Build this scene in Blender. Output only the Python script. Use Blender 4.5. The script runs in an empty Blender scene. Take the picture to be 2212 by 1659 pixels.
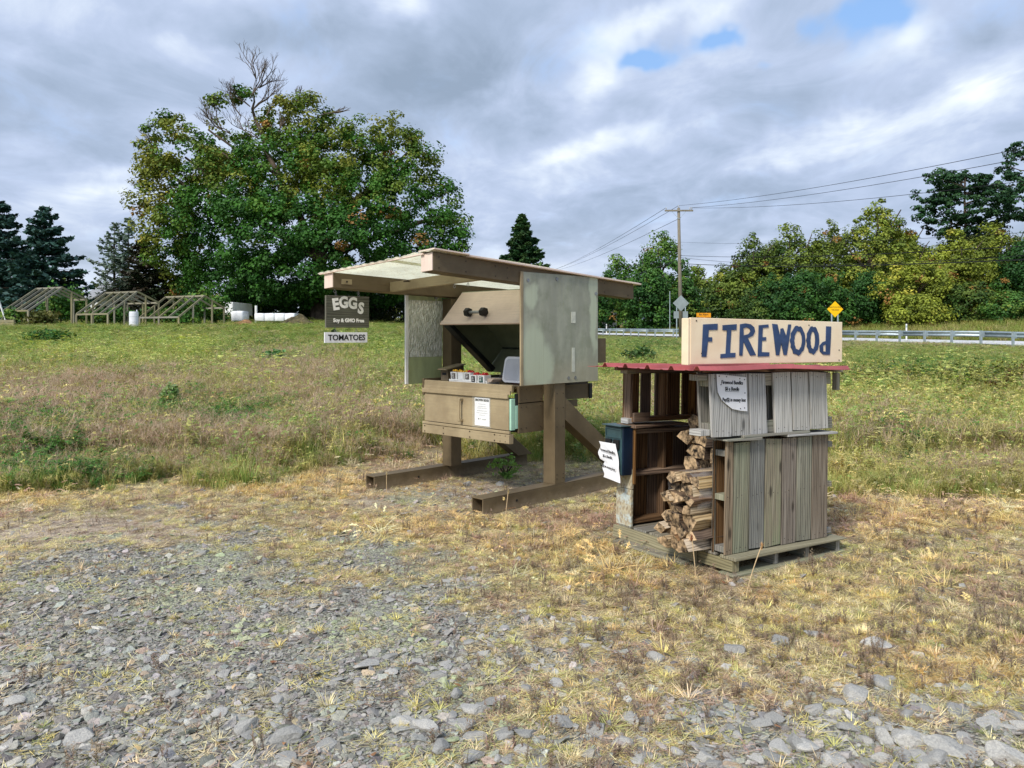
import bpy, bmesh, math, random
import numpy as np
from mathutils import Vector, Matrix, Euler
R = random.Random(7)
NP = np.random.RandomState(11)
SC = bpy.context.scene
COL = SC.collection
rad = math.radians

# ------------------------------------------------------------ camera, world, sun
EYE, HOR, FPX, CX = 1.6, 720.0, 1720.0, 1106.0        # eye height; horizon row, focal length, centre in 2212-px picture units
cam = bpy.data.cameras.new('camera'); co = bpy.data.objects.new('camera', cam); COL.objects.link(co)
co.location = (0, 0, EYE); co.rotation_euler = (rad(90), 0, 0)
cam.sensor_width = 36.0; cam.lens = 36.0*FPX/2212.0; cam.shift_y = (HOR-829.5)/2212.0
cam.clip_start = 0.05; cam.clip_end = 3000
SC.camera = co
SUN = Vector((-0.50, -0.75, 0.80)).normalized()
sl = bpy.data.lights.new('sun', 'SUN'); sl.energy = 3.1; sl.angle = rad(12); sl.color = (1.0, 0.95, 0.88)
so = bpy.data.objects.new('sun', sl); COL.objects.link(so); so.rotation_euler = (-SUN).to_track_quat('-Z', 'Y').to_euler()
SC.view_settings.view_transform = 'Standard'; SC.view_settings.look = 'None'
SC.view_settings.exposure = 0.30; SC.view_settings.gamma = 1.0; SC.view_settings.use_curve_mapping = False

def srgb(r, g, b, k=1.0):
    f = lambda c: (c/255/12.92 if c/255 <= .04045 else ((c/255+.055)/1.055)**2.4)
    return (f(r)*k, f(g)*k, f(b)*k, 1.0)

class NT:
    """small helper for node trees"""
    def __init__(s, nt): s.nt = nt; s.n = nt.nodes; s.l = nt.links
    def new(s, t, ins=None, **kw):
        n = s.n.new(t)
        for k, v in kw.items(): setattr(n, k, v)
        for k, v in (ins or {}).items():
            if isinstance(v, bpy.types.NodeSocket): s.l.new(v, n.inputs[k])
            else: n.inputs[k].default_value = v
        return n
    def math(s, op, a, b=None, c=None, clamp=False):
        n = s.new('ShaderNodeMath', operation=op); n.use_clamp = clamp
        for i, v in enumerate((a, b, c)):
            if v is None: continue
            if isinstance(v, bpy.types.NodeSocket): s.l.new(v, n.inputs[i])
            else: n.inputs[i].default_value = v
        return n.outputs[0]
    def mix(s, f, a, b, mode='MIX'):
        n = s.new('ShaderNodeMix', data_type='RGBA', blend_type=mode); n.clamp_factor = True
        for i, v in ((0, f), (6, a), (7, b)):
            if isinstance(v, bpy.types.NodeSocket): s.l.new(v, n.inputs[i])
            else: n.inputs[i].default_value = v
        return n.outputs[2]
    def noise(s, vec, scale, detail=4, rough=.55, dist=0.0, out=0):
        n = s.new('ShaderNodeTexNoise', {'Scale': scale, 'Detail': detail, 'Roughness': rough, 'Distortion': dist})
        if vec is not None: s.l.new(vec, n.inputs['Vector'])
        return n.outputs[out]
    def ramp(s, f, a, b):     # linear map a..b to 0..1, clamped smooth
        n = s.new('ShaderNodeMapRange', {'From Min': a, 'From Max': b}); n.interpolation_type = 'SMOOTHSTEP'
        s.l.new(f, n.inputs[0]); return n.outputs[0]
    def vec(s, v, scale=(1, 1, 1), loc=(0, 0, 0), rot=(0, 0, 0)):
        n = s.new('ShaderNodeMapping', {'Scale': scale, 'Location': loc, 'Rotation': rot}); s.l.new(v, n.inputs[0]); return n.outputs[0]

# sky: Nishita blue seen through a procedural layer of stratocumulus
W = bpy.data.worlds.new('World'); SC.world = W; W.use_nodes = True
w = NT(W.node_tree); w.n.clear()
sky = w.new('ShaderNodeTexSky', sky_type='NISHITA'); sky.sun_disc = False
sky.sun_elevation = math.asin(SUN.z); sky.sun_rotation = math.atan2(SUN.x, SUN.y)
tc = w.new('ShaderNodeTexCoord').outputs['Generated']
sep = w.new('ShaderNodeSeparateXYZ', {0: tc})
dx, dy, dz = sep.outputs
dyc = w.math('MAXIMUM', dy, .15)
gx = w.math('DIVIDE', dx, dyc); gz = w.math('DIVIDE', dz, dyc)
dzc = w.math('ADD', w.math('MAXIMUM', dz, 0.0), .16)
plane = w.new('ShaderNodeCombineXYZ', {0: w.math('DIVIDE', dx, dzc), 1: w.math('DIVIDE', dy, dzc), 2: 0.0}).outputs[0]
nA = w.noise(w.vec(plane, (1.0, .75, 1), rot=(0, 0, rad(28))), 1.25, 5, .52, .35)
nB = w.noise(w.vec(plane, (1.0, .7, 1), (3, 1, 0), (0, 0, rad(35))), 3.0, 7, .6, .5)
nD = w.new('ShaderNodeTexNoise', {'Scale': 7.0, 'Detail': 4, 'Roughness': .6}); w.l.new(tc, nD.inputs['Vector'])
ds = w.new('ShaderNodeSeparateXYZ', {0: nD.outputs['Color']})
gxx = w.math('ADD', gx, w.math('MULTIPLY', w.math('SUBTRACT', ds.outputs[0], .5), .16))
gzz = w.math('ADD', gz, w.math('MULTIPLY', w.math('SUBTRACT', ds.outputs[1], .5), .12))
def skyblob(xd, yd, rx, ry, ang, amt):
    cx, cz = (xd-CX)/FPX, (HOR-yd)/FPX; ca, sa = math.cos(rad(ang)), math.sin(rad(ang))
    ax = w.math('SUBTRACT', gxx, cx); az = w.math('SUBTRACT', gzz, cz)
    p = w.math('MULTIPLY_ADD', ax, ca, w.math('MULTIPLY', az, sa)); q = w.math('MULTIPLY_ADD', az, ca, w.math('MULTIPLY', ax, -sa))
    p = w.math('MULTIPLY', p, FPX/rx); q = w.math('MULTIPLY', q, FPX/ry)
    e = w.math('MULTIPLY_ADD', p, p, w.math('MULTIPLY', q, q))
    return w.math('MULTIPLY', w.math('EXPONENT', w.math('MULTIPLY', e, -1.0)), amt)
def skysum(lst):
    s = None
    for b in lst:
        g = skyblob(*b); s = g if s is None else w.math('ADD', s, g)
    return s
lum = skysum([(120, 190, 330, 75, 0, -.28), (600, 60, 150, 60, 0, -.34), (960, 190, 210, 80, 10, -.36), (200, 60, 160, 50, 0, .10),
              (850, 25, 85, 60, 0, .55), (420, 105, 120, 35, -15, .22), (1290, 185, 95, 60, 35, .42), (1060, 215, 60, 35, 60, .30),
              (1330, 320, 240, 34, 14, .34), (1800, 300, 330, 36, 17, .30), (1400, 45, 190, 34, 20, .34), (1955, 105, 80, 50, 30, .36),
              (2140, 190, 120, 70, 20, .34), (1640, 235, 190, 48, 8, -.30), (1330, 460, 330, 60, 5, -.26), (1750, 400, 220, 45, 12, -.16),
              (2130, 75, 90, 40, 20, -.20), (215, 408, 85, 26, 5, .24), (250, 355, 70, 20, 8, .2), (40, 330, 120, 34, -8, .2), (1090, 290, 90, 30, 0, -.1),
              (1000, 470, 120, 60, 0, .12)])
blue = skysum([(1865, 38, 100, 58, 10, 1.0), (1725, 55, 40, 40, 0, .5), (1545, 82, 46, 30, 30, .85), (1420, 132, 58, 24, 10, .85), (1640, 138, 40, 18, 0, .4)])
t = w.math('MULTIPLY_ADD', nA, 1.25, w.math('MULTIPLY', nB, 1.05))
t = w.math('ADD', w.math('SUBTRACT', t, .64), lum)
cr = w.new('ShaderNodeValToRGB'); w.l.new(t, cr.inputs[0])
el = cr.color_ramp.elements
el[0].position = .08; el[0].color = (2.65, 3.4, 4.55, 1)
el[1].position = 1.0; el[1].color = (8.6, 9.1, 9.6, 1)
for p, c in ((.36, (3.6, 4.45, 5.95, 1)), (.56, (4.5, 5.35, 7.1, 1)), (.78, (6.2, 7.0, 8.3, 1))):
    e = el.new(p); e.color = c
hz = w.ramp(dz, .16, 0.0)
cloud = w.mix(w.math('MULTIPLY', hz, .45), cr.outputs[0], (6.3, 6.8, 7.3, 1))
cover = w.math('SUBTRACT', 1.0, w.ramp(w.math('ADD', blue, w.math('MULTIPLY', w.math('SUBTRACT', nB, .5), 1.5)), .06, .72))
bluesky = w.mix(1.0, sky.outputs[0], (1.6, 1.45, 1.3, 1), 'MULTIPLY')
bluesky = w.mix(.6, bluesky, (2.4, 4.7, 9.0, 1))
final = w.mix(cover, bluesky, cloud)
below = w.ramp(dz, -.02, -.10)
final = w.mix(below, final, (1.6, 1.7, 1.3, 1))
bg = w.new('ShaderNodeBackground', {'Color': final, 'Strength': .10})
w.l.new(bg.outputs[0], w.new('ShaderNodeOutputWorld').inputs[0])
W.cycles.sampling_method = 'MANUAL'; W.cycles.sample_map_resolution = 512
SC.cycles.max_bounces = 6; SC.cycles.transparent_max_bounces = 6; SC.cycles.caustics_reflective = False; SC.cycles.caustics_refractive = False

# ------------------------------------------------------------ terrain and picture-to-ground helpers
def sst(x, a, b):
    u = np.clip((np.asarray(x, float)-a)/(b-a), 0, 1); return u*u*(3-2*u)
RA, RB, RK = .274, .962, 35.0                          # guard rail line: RA*Y + RB*X = RK
def raild(x, y): return RB*x + RA*y - RK               # metres beyond the rail
def zg(x, y):
    x = np.asarray(x, float); y = np.asarray(y, float)
    yy = np.maximum(y, 1.0); tt = x/yy
    rampn = lambda a, b: (lambda u: .35*u*u*(3-2*u)+.65*u)(np.clip((yy-a)/(b-a), 0, 1))
    zl = 2.05*np.clip(rampn(9, 45), 0, 1) + .035*np.clip(yy-45, 0, 60)
    zr = .97*np.clip(rampn(9, 41.6), 0, 1) + .0088*np.clip(yy-41.6, 0, 160)
    d = raild(x, y)
    zr = zr + .07*np.clip(d-10, 0, 45)*sst(yy, 30, 45)
    wgt = sst(tt, -.24, .12)
    z = zl*(1-wgt)+zr*wgt
    z = z + .018*np.sin(x*.9+1.3)*np.sin(y*.7)*sst(yy, 11, 16)
    return z
def zf(x, y): return float(zg(x, y))
def P(xd, yd, Y):                                      # point of the place seen at picture (xd, yd) at depth Y
    return Vector(((xd-CX)*Y/FPX, Y, EYE-(yd-HOR)*Y/FPX))
def G(xd, Y):                                          # ground point at depth Y
    x = (xd-CX)*Y/FPX; return Vector((x, Y, zf(x, Y)))
def toD(x, y, z):
    yy = np.maximum(y, .6); return CX+FPX*x/yy, HOR+FPX*(EYE-z)/yy

_tab = NP.rand(256, 256)
def vnoise(x, y):
    xi = np.floor(x).astype(int); yi = np.floor(y).astype(int); fx = x-xi; fy = y-yi
    fx = fx*fx*(3-2*fx); fy = fy*fy*(3-2*fy)
    a = _tab[xi & 255, yi & 255]; b = _tab[(xi+1) & 255, yi & 255]; c = _tab[xi & 255, (yi+1) & 255]; d = _tab[(xi+1) & 255, (yi+1) & 255]
    return (a*(1-fx)+b*fx)*(1-fy)+(c*(1-fx)+d*fx)*fy
def fbm(x, y, o=4):
    s = 0; a = .5; n = 0
    for i in range(o):
        s = s+a*vnoise(x*2**i+17*i, y*2**i+31*i); n += a; a *= .55
    return s/n

# ------------------------------------------------------------ object helpers
def tag(o, label=None, cat=None, group=None, kind=None):
    if label: o['label'] = label
    if cat: o['category'] = cat
    if group: o['group'] = group
    if kind: o['kind'] = kind
    return o
def thing(name, label, cat, loc=(0, 0, 0), rot=(0, 0, 0), group=None):
    o = bpy.data.objects.new(name, None); COL.objects.link(o); o.location = loc; o.rotation_euler = rot
    o.empty_display_size = .1
    return tag(o, label, cat, group)
def link(name, me, parent=None, loc=None, rot=None, scale=None):
    o = bpy.data.objects.new(name, me); COL.objects.link(o)
    if parent: o.parent = parent
    if loc is not None: o.location = loc
    if rot is not None: o.rotation_euler = rot
    if scale is not None: o.scale = scale if hasattr(scale, '__len__') else (scale,)*3
    return o
def npmesh(name, V, F, mats, col=None, smooth=False, uv=None, mi=None, fl=None):
    """V (n,3), F (m,k) same k, or F flat with fl loop counts"""
    me = bpy.data.meshes.new(name); V = np.asarray(V, np.float32)
    me.vertices.add(len(V)); me.vertices.foreach_set('co', V.ravel())
    F = np.asarray(F, np.int32)
    if fl is None: fl = np.full(len(F), F.shape[1], np.int32)
    fi = F.ravel(); me.loops.add(len(fi)); me.loops.foreach_set('vertex_index', fi)
    me.polygons.add(len(fl)); st = np.zeros(len(fl), np.int32); st[1:] = np.cumsum(fl)[:-1]
    me.polygons.foreach_set('loop_start', st)
    if mi is not None: me.polygons.foreach_set('material_index', np.asarray(mi, np.int32))
    me.polygons.foreach_set('use_smooth', np.full(len(fl), smooth))
    if col is not None:
        a = me.attributes.new('col', 'FLOAT_COLOR', 'POINT'); c = np.ones((len(V), 4), np.float32); c[:, :3] = np.asarray(col)[:, :3]
        a.data.foreach_set('color', c.ravel())
    me.update(calc_edges=True)
    if uv is not None:
        l = me.uv_layers.new(name='UVMap'); l.data.foreach_set('uv', np.asarray(uv, np.float32).ravel())
    for m in (mats if isinstance(mats, (list, tuple)) else [mats]): me.materials.append(m)
    return me

class MB:
    def __init__(s): s.v = []; s.f = []; s.uv = []; s.mi = []
    def face(s, pts, uvs=None, m=0):
        b = len(s.v); s.v += [tuple(p) for p in pts]; s.f.append(tuple(range(b, b+len(pts)))); s.mi.append(m)
        s.uv += uvs if uvs else [(p[0], p[1]) for p in pts]
    def solid(s, vs, fs, m=0, la=2, off=None):
        b = len(s.v); s.v += [tuple(p) for p in vs]; off = off or (R.uniform(0, 9), R.uniform(0, 9))
        for f in fs:
            s.f.append(tuple(b+i for i in f)); s.mi.append(m)
            pts = [Vector(vs[i]) for i in f]; n = (pts[1]-pts[0]).cross(pts[-1]-pts[0])
            ax = sorted(range(3), key=lambda k: abs(n[k]))[:2]
            if la in ax: a = [k for k in ax if k != la][0]; s.uv += [(p[a]+off[0], p[la]+off[1]) for p in pts]
            else: s.uv += [(p[ax[0]]+off[0], p[ax[1]]*.3+off[1]) for p in pts]
    def box(s, x0, x1, y0, y1, z0, z1, m=0, la=None):
        d = (abs(x1-x0), abs(y1-y0), abs(z1-z0)); la = d.index(max(d)) if la is None else la
        vs = [(x, y, z) for z in (z0, z1) for y in (y0, y1) for x in (x0, x1)]
        s.solid(vs, [(0, 2, 3, 1), (4, 5, 7, 6), (0, 1, 5, 4), (2, 6, 7, 3), (0, 4, 6, 2), (1, 3, 7, 5)], m, la)
        return s
    def hexa(s, vs, m=0, la=2):   # 8 corners ordered like box
        s.solid(vs, [(0, 2, 3, 1), (4, 5, 7, 6), (0, 1, 5, 4), (2, 6, 7, 3), (0, 4, 6, 2), (1, 3, 7, 5)], m, la); return s
    def beam(s, p0, p1, w, h, up=(0, 0, 1), m=0):
        p0 = Vector(p0); p1 = Vector(p1); d = (p1-p0).normalized(); a = d.cross(Vector(up)).normalized(); b = a.cross(d).normalized()
        vs = [tuple(q+a*i*w/2+b*j*h/2) for q in (p0, p1) for j in (-1, 1) for i in (-1, 1)]
        L = (p1-p0).length; o = (R.uniform(0, 9), R.uniform(0, 9)); base = len(s.v); s.v += vs
        for f in [(0, 1, 3, 2), (4, 6, 7, 5), (0, 4, 5, 1), (2, 3, 7, 6), (0, 2, 6, 4), (1, 5, 7, 3)]:
            s.f.append(tuple(base+i for i in f)); s.mi.append(m)
            for i in f:
                q = i % 4; cr = ((q % 2)*w + (q//2)*h*1.3) if f not in ((0, 1, 3, 2), (4, 6, 7, 5)) else (q % 2)*w
                s.uv.append((cr+o[0], (L if i > 3 else 0)+o[1] + (0 if f not in ((0, 1, 3, 2), (4, 6, 7, 5)) else (q//2)*h*.3)))
        return s
    def prism(s, poly, axis, a0, a1, m=0, la=None):
        """poly: 2-D points in the two other axes (in x,y,z order), extruded along axis"""
        n = len(poly); ax = [k for k in range(3) if k != axis]; vs = []
        for a in (a0, a1):
            for q in poly:
                p = [0, 0, 0]; p[axis] = a; p[ax[0]] = q[0]; p[ax[1]] = q[1]; vs.append(tuple(p))
        fs = [tuple(range(n))[::-1], tuple(range(n, 2*n))]+[(i, (i+1) % n, n+(i+1) % n, n+i) for i in range(n)]
        s.solid(vs, fs, m, axis if la is None else la); return s
    def tube(s, p0, p1, r0, r1=None, n=8, m=0, caps=True):
        r1 = r0 if r1 is None else r1; p0 = Vector(p0); p1 = Vector(p1); d = (p1-p0).normalized()
        a = d.orthogonal().normalized(); b = d.cross(a); base = len(s.v); L = (p1-p0).length
        for q, r in ((p0, r0), (p1, r1)):
            for i in range(n):
                t = 2*math.pi*i/n; s.v.append(tuple(q+a*math.cos(t)*r+b*math.sin(t)*r))
        for i in range(n):
            j = (i+1) % n; s.f.append((base+i, base+j, base+n+j, base+n+i)); s.mi.append(m)
            s.uv += [(i/n*6.28*r0, 0), ((i+1)/n*6.28*r0, 0), ((i+1)/n*6.28*r0, L), (i/n*6.28*r0, L)]
        if caps:
            s.f.append(tuple(base+i for i in range(n))[::-1]); s.mi.append(m); s.uv += [(0, 0)]*n
            s.f.append(tuple(base+n+i for i in range(n))); s.mi.append(m); s.uv += [(0, 0)]*n
        return s
    def path(s, pts, r, n=6, m=0):
        for a, b in zip(pts, pts[1:]): s.tube(a, b, r, r, n, m)
        return s
    def mesh(s, name, mats, smooth=False):
        fl = [len(f) for f in s.f]; fi = [i for f in s.f for i in f]
        return npmesh(name, s.v, np.array(fi), mats, uv=s.uv, mi=s.mi, fl=np.array(fl, np.int32), smooth=smooth)
    def build(s, name, mats, parent=None, bevel=0.0, smooth=False, loc=None, rot=None, recalc=True):
        me = s.mesh(name, mats, smooth)
        if recalc:
            bm = bmesh.new(); bm.from_mesh(me)
            bmesh.ops.recalc_face_normals(bm, faces=bm.faces); bm.to_mesh(me); bm.free()
        o = link(name, me, parent, loc, rot)
        if bevel:
            b = o.modifiers.new('b', 'BEVEL'); b.width = bevel; b.segments = 2; b.limit_method = 'ANGLE'; b.harden_normals = False
        return o

# ------------------------------------------------------------ materials
def newmat(name):
    m = bpy.data.materials.new(name); m.use_nodes = True; t = NT(m.node_tree); t.n.clear()
    out = t.new('ShaderNodeOutputMaterial'); return m, t, out
def surf(t, out, col, rough=.7, bump=None, bs=.3, bd=.01, metal=0.0, spec=.3, **kw):
    p = t.new('ShaderNodeBsdfPrincipled', {'Base Color': col, 'Roughness': rough, 'Metallic': metal, 'Specular IOR Level': spec})
    for k, v in kw.items(): p.inputs[k.replace('_', ' ')].default_value = v
    if bump is not None:
        b = t.new('ShaderNodeBump', {'Strength': bs, 'Distance': bd, 'Height': bump}); t.l.new(b.outputs[0], p.inputs['Normal'])
    t.l.new(p.outputs[0], out.inputs[0]); return p
def m_plain(name, c, rough=.6, var=.12, scale=9, metal=0.0, bump=.1, spec=.35, c2=None):
    m, t, out = newmat(name); tcx = t.new('ShaderNodeTexCoord').outputs['Object']
    n = t.noise(tcx, scale, 5, .6); n2 = t.noise(tcx, scale*.23, 3)
    c2 = c2 or tuple([x*(1-var*1.8) for x in c[:3]]+[1]); ca = tuple([min(1, x*(1+var)) for x in c[:3]]+[1])
    col = t.mix(t.ramp(t.math('MULTIPLY_ADD', n, .5, t.math('MULTIPLY', n2, .5)), .36, .64), c2, ca)
    surf(t, out, col, rough, n, bump, .004, metal, spec); return m
def m_wood(name, cols, grain=1.0, rough=.8, knots=True, rnd=.5, bump=.5, green=0.0, stain=.35):
    """cols: dark line, mid, light. Grain runs along UV v (metres)."""
    m, t, out = newmat(name); uv = t.new('ShaderNodeTexCoord').outputs['UV']; oi = t.new('ShaderNodeObjectInfo').outputs['Random']
    sh = t.new('ShaderNodeCombineXYZ', {0: t.math('MULTIPLY', oi, 37.0), 1: t.math('MULTIPLY', oi, 91.0), 2: 0.0}).outputs[0]
    v = t.new('ShaderNodeVectorMath', {0: uv, 1: sh}, operation='ADD').outputs[0]
    dist = t.noise(t.vec(v, (3, .9, 1)), 1.4, 2, .5, out=1)
    vv = t.new('ShaderNodeVectorMath', {0: v, 1: t.vec(dist, (.05, .05, .05))}, operation='ADD').outputs[0]
    fine = t.noise(t.vec(vv, (260*grain, 5, 1)), 1.0, 4, .65)
    wide = t.noise(t.vec(vv, (46*grain, 1.6, 1)), 1.0, 3, .5)
    ring = t.new('ShaderNodeTexWave', {'Scale': 16.0*grain, 'Distortion': 9.0, 'Detail': 2.0, 'Detail Scale': .6, 'Detail Roughness': .5}, wave_type='BANDS', bands_direction='X')
    t.l.new(t.vec(vv, (1, .13, 1)), ring.inputs[0])
    g = t.math('MULTIPLY_ADD', fine, .5, t.math('MULTIPLY_ADD', wide, .35, t.math('MULTIPLY', ring.outputs[0], .25)))
    c = t.mix(t.ramp(g, .32, .60), cols[0], cols[1]); c = t.mix(t.math('MULTIPLY', t.ramp(wide, .5, .75), .6), c, cols[2])
    big = t.noise(t.vec(v, (4, 1.6, 1)), 1.0, 4, .6)
    c = t.mix(t.math('MULTIPLY', t.ramp(big, .5, .7), stain), c, tuple([x*.55 for x in cols[1][:3]]+[1]))
    if green: c = t.mix(t.math('MULTIPLY', t.ramp(t.noise(t.vec(v, (6, 1.2, 1), (5, 3, 0)), 1.0, 4, .6), .42, .68), green), c, srgb(138, 150, 122))
    hs = t.new('ShaderNodeHueSaturation', {'Hue': .5, 'Color': c, 'Value': t.math('MULTIPLY_ADD', oi, rnd, 1-rnd*.5),
               'Saturation': t.math('MULTIPLY_ADD', t.math('FRACT', t.math('MULTIPLY', oi, 7.3)), .8, .55)})
    c = hs.outputs[0]
    if knots:
        vo = t.new('ShaderNodeTexVoronoi', {'Scale': 1.0}); t.l.new(t.vec(v, (7, 2.6, 1)), vo.inputs[0])
        k = t.ramp(vo.outputs[0], .16, .05); c = t.mix(t.math('MULTIPLY', k, .75), c, tuple([x*.28 for x in cols[0][:3]]+[1]))
    surf(t, out, c, rough, g, bump, .004, 0, .2); return m
def m_leaf(name, trans=.28, inst=False, rough=.55):
    m, t, out = newmat(name)
    if inst:
        a = t.new('ShaderNodeAttribute', attribute_type='INSTANCER', attribute_name='col').outputs['Color']
        b = t.new('ShaderNodeAttribute', attribute_type='GEOMETRY', attribute_name='col').outputs['Color']
        c = t.mix(1.0, a, b, 'MULTIPLY')
    else: c = t.new('ShaderNodeAttribute', attribute_name='col').outputs['Color']
    d = t.new('ShaderNodeBsdfPrincipled', {'Base Color': c, 'Roughness': rough, 'Specular IOR Level': .25})
    tr = t.new('ShaderNodeBsdfTranslucent', {'Color': t.mix(1.0, c, (1.15, 1.1, .6, 1), 'MULTIPLY')})
    ms = t.new('ShaderNodeMixShader', {0: trans}); t.l.new(d.outputs[0], ms.inputs[1]); t.l.new(tr.outputs[0], ms.inputs[2])
    t.l.new(ms.outputs[0], out.inputs[0]); return m
M = {}
# weathered brown painted lumber of the egg stand
def m_paint(name, c, c2, rough=.62, spots=True):
    m, t, out = newmat(name); uv = t.new('ShaderNodeTexCoord').outputs['UV']; ob = t.new('ShaderNodeTexCoord').outputs['Object']
    fine = t.noise(t.vec(uv, (120, 3, 1)), 1.0, 4, .6); big = t.noise(ob, 2.6, 5, .6); mid = t.noise(ob, 14, 4, .6)
    col = t.mix(t.ramp(big, .36, .66), c, c2); sz = t.new('ShaderNodeSeparateXYZ', {0: ob}).outputs[2]
    col = t.mix(t.math('MULTIPLY', t.ramp(t.math('ADD', sz, t.math('MULTIPLY', mid, .12)), .17, .04), .6), col, srgb(164, 148, 124)); col = t.mix(t.math('MULTIPLY', t.ramp(fine, .45, .75), .4), col, tuple([x*.62 for x in c[:3]]+[1]))
    if spots: col = t.mix(t.math('MULTIPLY', t.ramp(mid, .62, .74), .5), col, tuple([min(1, x*1.5) for x in c2[:3]]+[1]))
    surf(t, out, col, rough, fine, .25, .003, 0, .3); return m
M['brown'] = m_paint('brown_paint', srgb(110, 96, 72), srgb(92, 79, 58))  # darker copy: shade on the stand's sides is put into the colour
M['brownlt'] = m_paint('lit_brown_paint', srgb(172, 156, 124), srgb(148, 132, 104))  # lighter copy of the brown: light on the stand's front put into the colour
M['tan'] = m_paint('pinkish_tan_plywood', srgb(240, 218, 200), srgb(226, 204, 188))
M['olive'] = m_plain('dark_olive_lining', srgb(132, 136, 104), .6, .15, 5)
M['black'] = m_plain('black_board', srgb(40, 42, 40), .5, .2, 6)
M['mint'] = m_plain('mint_foam', srgb(172, 214, 190), .6, .08, 8)
M['pallet'] = m_wood('weathered_pallet_wood', (srgb(84, 80, 72), srgb(142, 136, 122), srgb(172, 166, 152)), green=.4, rnd=.3)
M['pallet2'] = m_wood('silver_pallet_wood', (srgb(116, 114, 110), srgb(182, 180, 174), srgb(208, 206, 200)), rnd=.35, stain=.2)
M['pbrown'] = m_wood('brown_grey_pallet_wood', (srgb(70, 60, 50), srgb(142, 128, 110), srgb(178, 166, 148)), rnd=.25)
M['pgreen'] = m_wood('green_grey_pallet_wood', (srgb(68, 66, 54), srgb(138, 134, 114), srgb(172, 170, 148)), green=.35, rnd=.25)
M['pblue'] = m_wood('blue_grey_pallet_wood', (srgb(66, 66, 66), srgb(130, 130, 124), srgb(164, 164, 158)), rnd=.25)
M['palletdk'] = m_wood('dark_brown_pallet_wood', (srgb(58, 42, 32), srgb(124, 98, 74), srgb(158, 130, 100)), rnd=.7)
M['fresh'] = m_wood('split_firewood', (srgb(110, 86, 58), srgb(204, 178, 136), srgb(236, 216, 178)), 1.2, knots=False, rnd=.5, stain=.25)
M['endgrain'] = m_plain('firewood_end_grain', srgb(176, 150, 116), .85, .6, 34, bump=.6)
M['bark'] = m_plain('firewood_bark', srgb(112, 92, 72), .9, .4, 26, bump=1.0)
M['red'] = m_plain('faded_red_roof_metal', srgb(178, 92, 92), .5, .14, 5, spec=.4)
M['cream'] = m_plain('cream_painted_board', srgb(246, 228, 196), .6, .04, 5, bump=.4, c2=srgb(238, 212, 178))
M['navy'] = m_plain('navy_letter_paint', srgb(52, 74, 112), .6, .14, 20)
M['paper'] = m_plain('white_paper', srgb(238, 238, 240), .7, .03, 12)
M['ink'] = m_plain('black_ink', srgb(24, 24, 26), .6, .05)
M['inkgrey'] = m_plain('faded_ink', srgb(176, 178, 178), .6, .05)
M['boxnavy'] = m_plain('navy_money_box', srgb(14, 34, 56), .35, .2, 7, spec=.5)
M['boxteal'] = m_plain('sun_faded_teal_box', srgb(58, 84, 88), .4, .2, 9, spec=.5)
M['tape'] = m_plain('grimy_tape', srgb(206, 208, 190), .6, .1, 20)
M['rubber'] = m_plain('black_rubber', srgb(30, 30, 32), .5, .2, 20)
M['galv'] = m_plain('galvanised_steel', srgb(176, 190, 196), .45, .1, 6, metal=.35, spec=.5)
M['steel'] = m_plain('grey_steel', srgb(150, 152, 152), .35, .15, 20, metal=.6)
M['white'] = m_plain('white_paint', srgb(235, 235, 232), .55, .05, 8)
M['nail'] = m_plain('rusty_nail', srgb(60, 48, 40), .6, .2, 30)
M['treated'] = m_wood('weathered_treated_lumber', (srgb(104, 100, 82), srgb(150, 144, 120), srgb(176, 170, 144)), rnd=.3)
M['eggsign'] = m_wood('dark_green_stained_board', (srgb(66, 66, 50), srgb(98, 98, 76), srgb(116, 114, 92)), .8, knots=False, rnd=.1)
M['letter'] = m_plain('white_letter_paint', srgb(246, 244, 236), .55, .04, 20)
M['polewood'] = m_wood('utility_pole_wood', (srgb(96, 92, 82), srgb(136, 130, 118), srgb(158, 152, 140)), .6, rnd=.1)
M['tombl'] = m_plain('carton_dark_label', srgb(86, 76, 70), .6, .1, 20)
M['tomgr'] = m_plain('carton_green_label', srgb(54, 84, 78), .6, .1, 20)
def m_gloss(n, c, r=.2):
    m, t, out = newmat(n); surf(t, out, c, r, None, spec=.6); return m
M['tomred'] = m_gloss('red_tomato_skin', srgb(186, 26, 24)); M['tomyel'] = m_gloss('yellow_tomato_skin', srgb(226, 172, 28))
M['coolred'] = m_plain('red_cooler_plastic', srgb(150, 18, 28), .35, .05, 5)
M['coolwhite'] = m_plain('white_cooler_plastic', srgb(226, 228, 234), .4, .03, 5)
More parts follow.
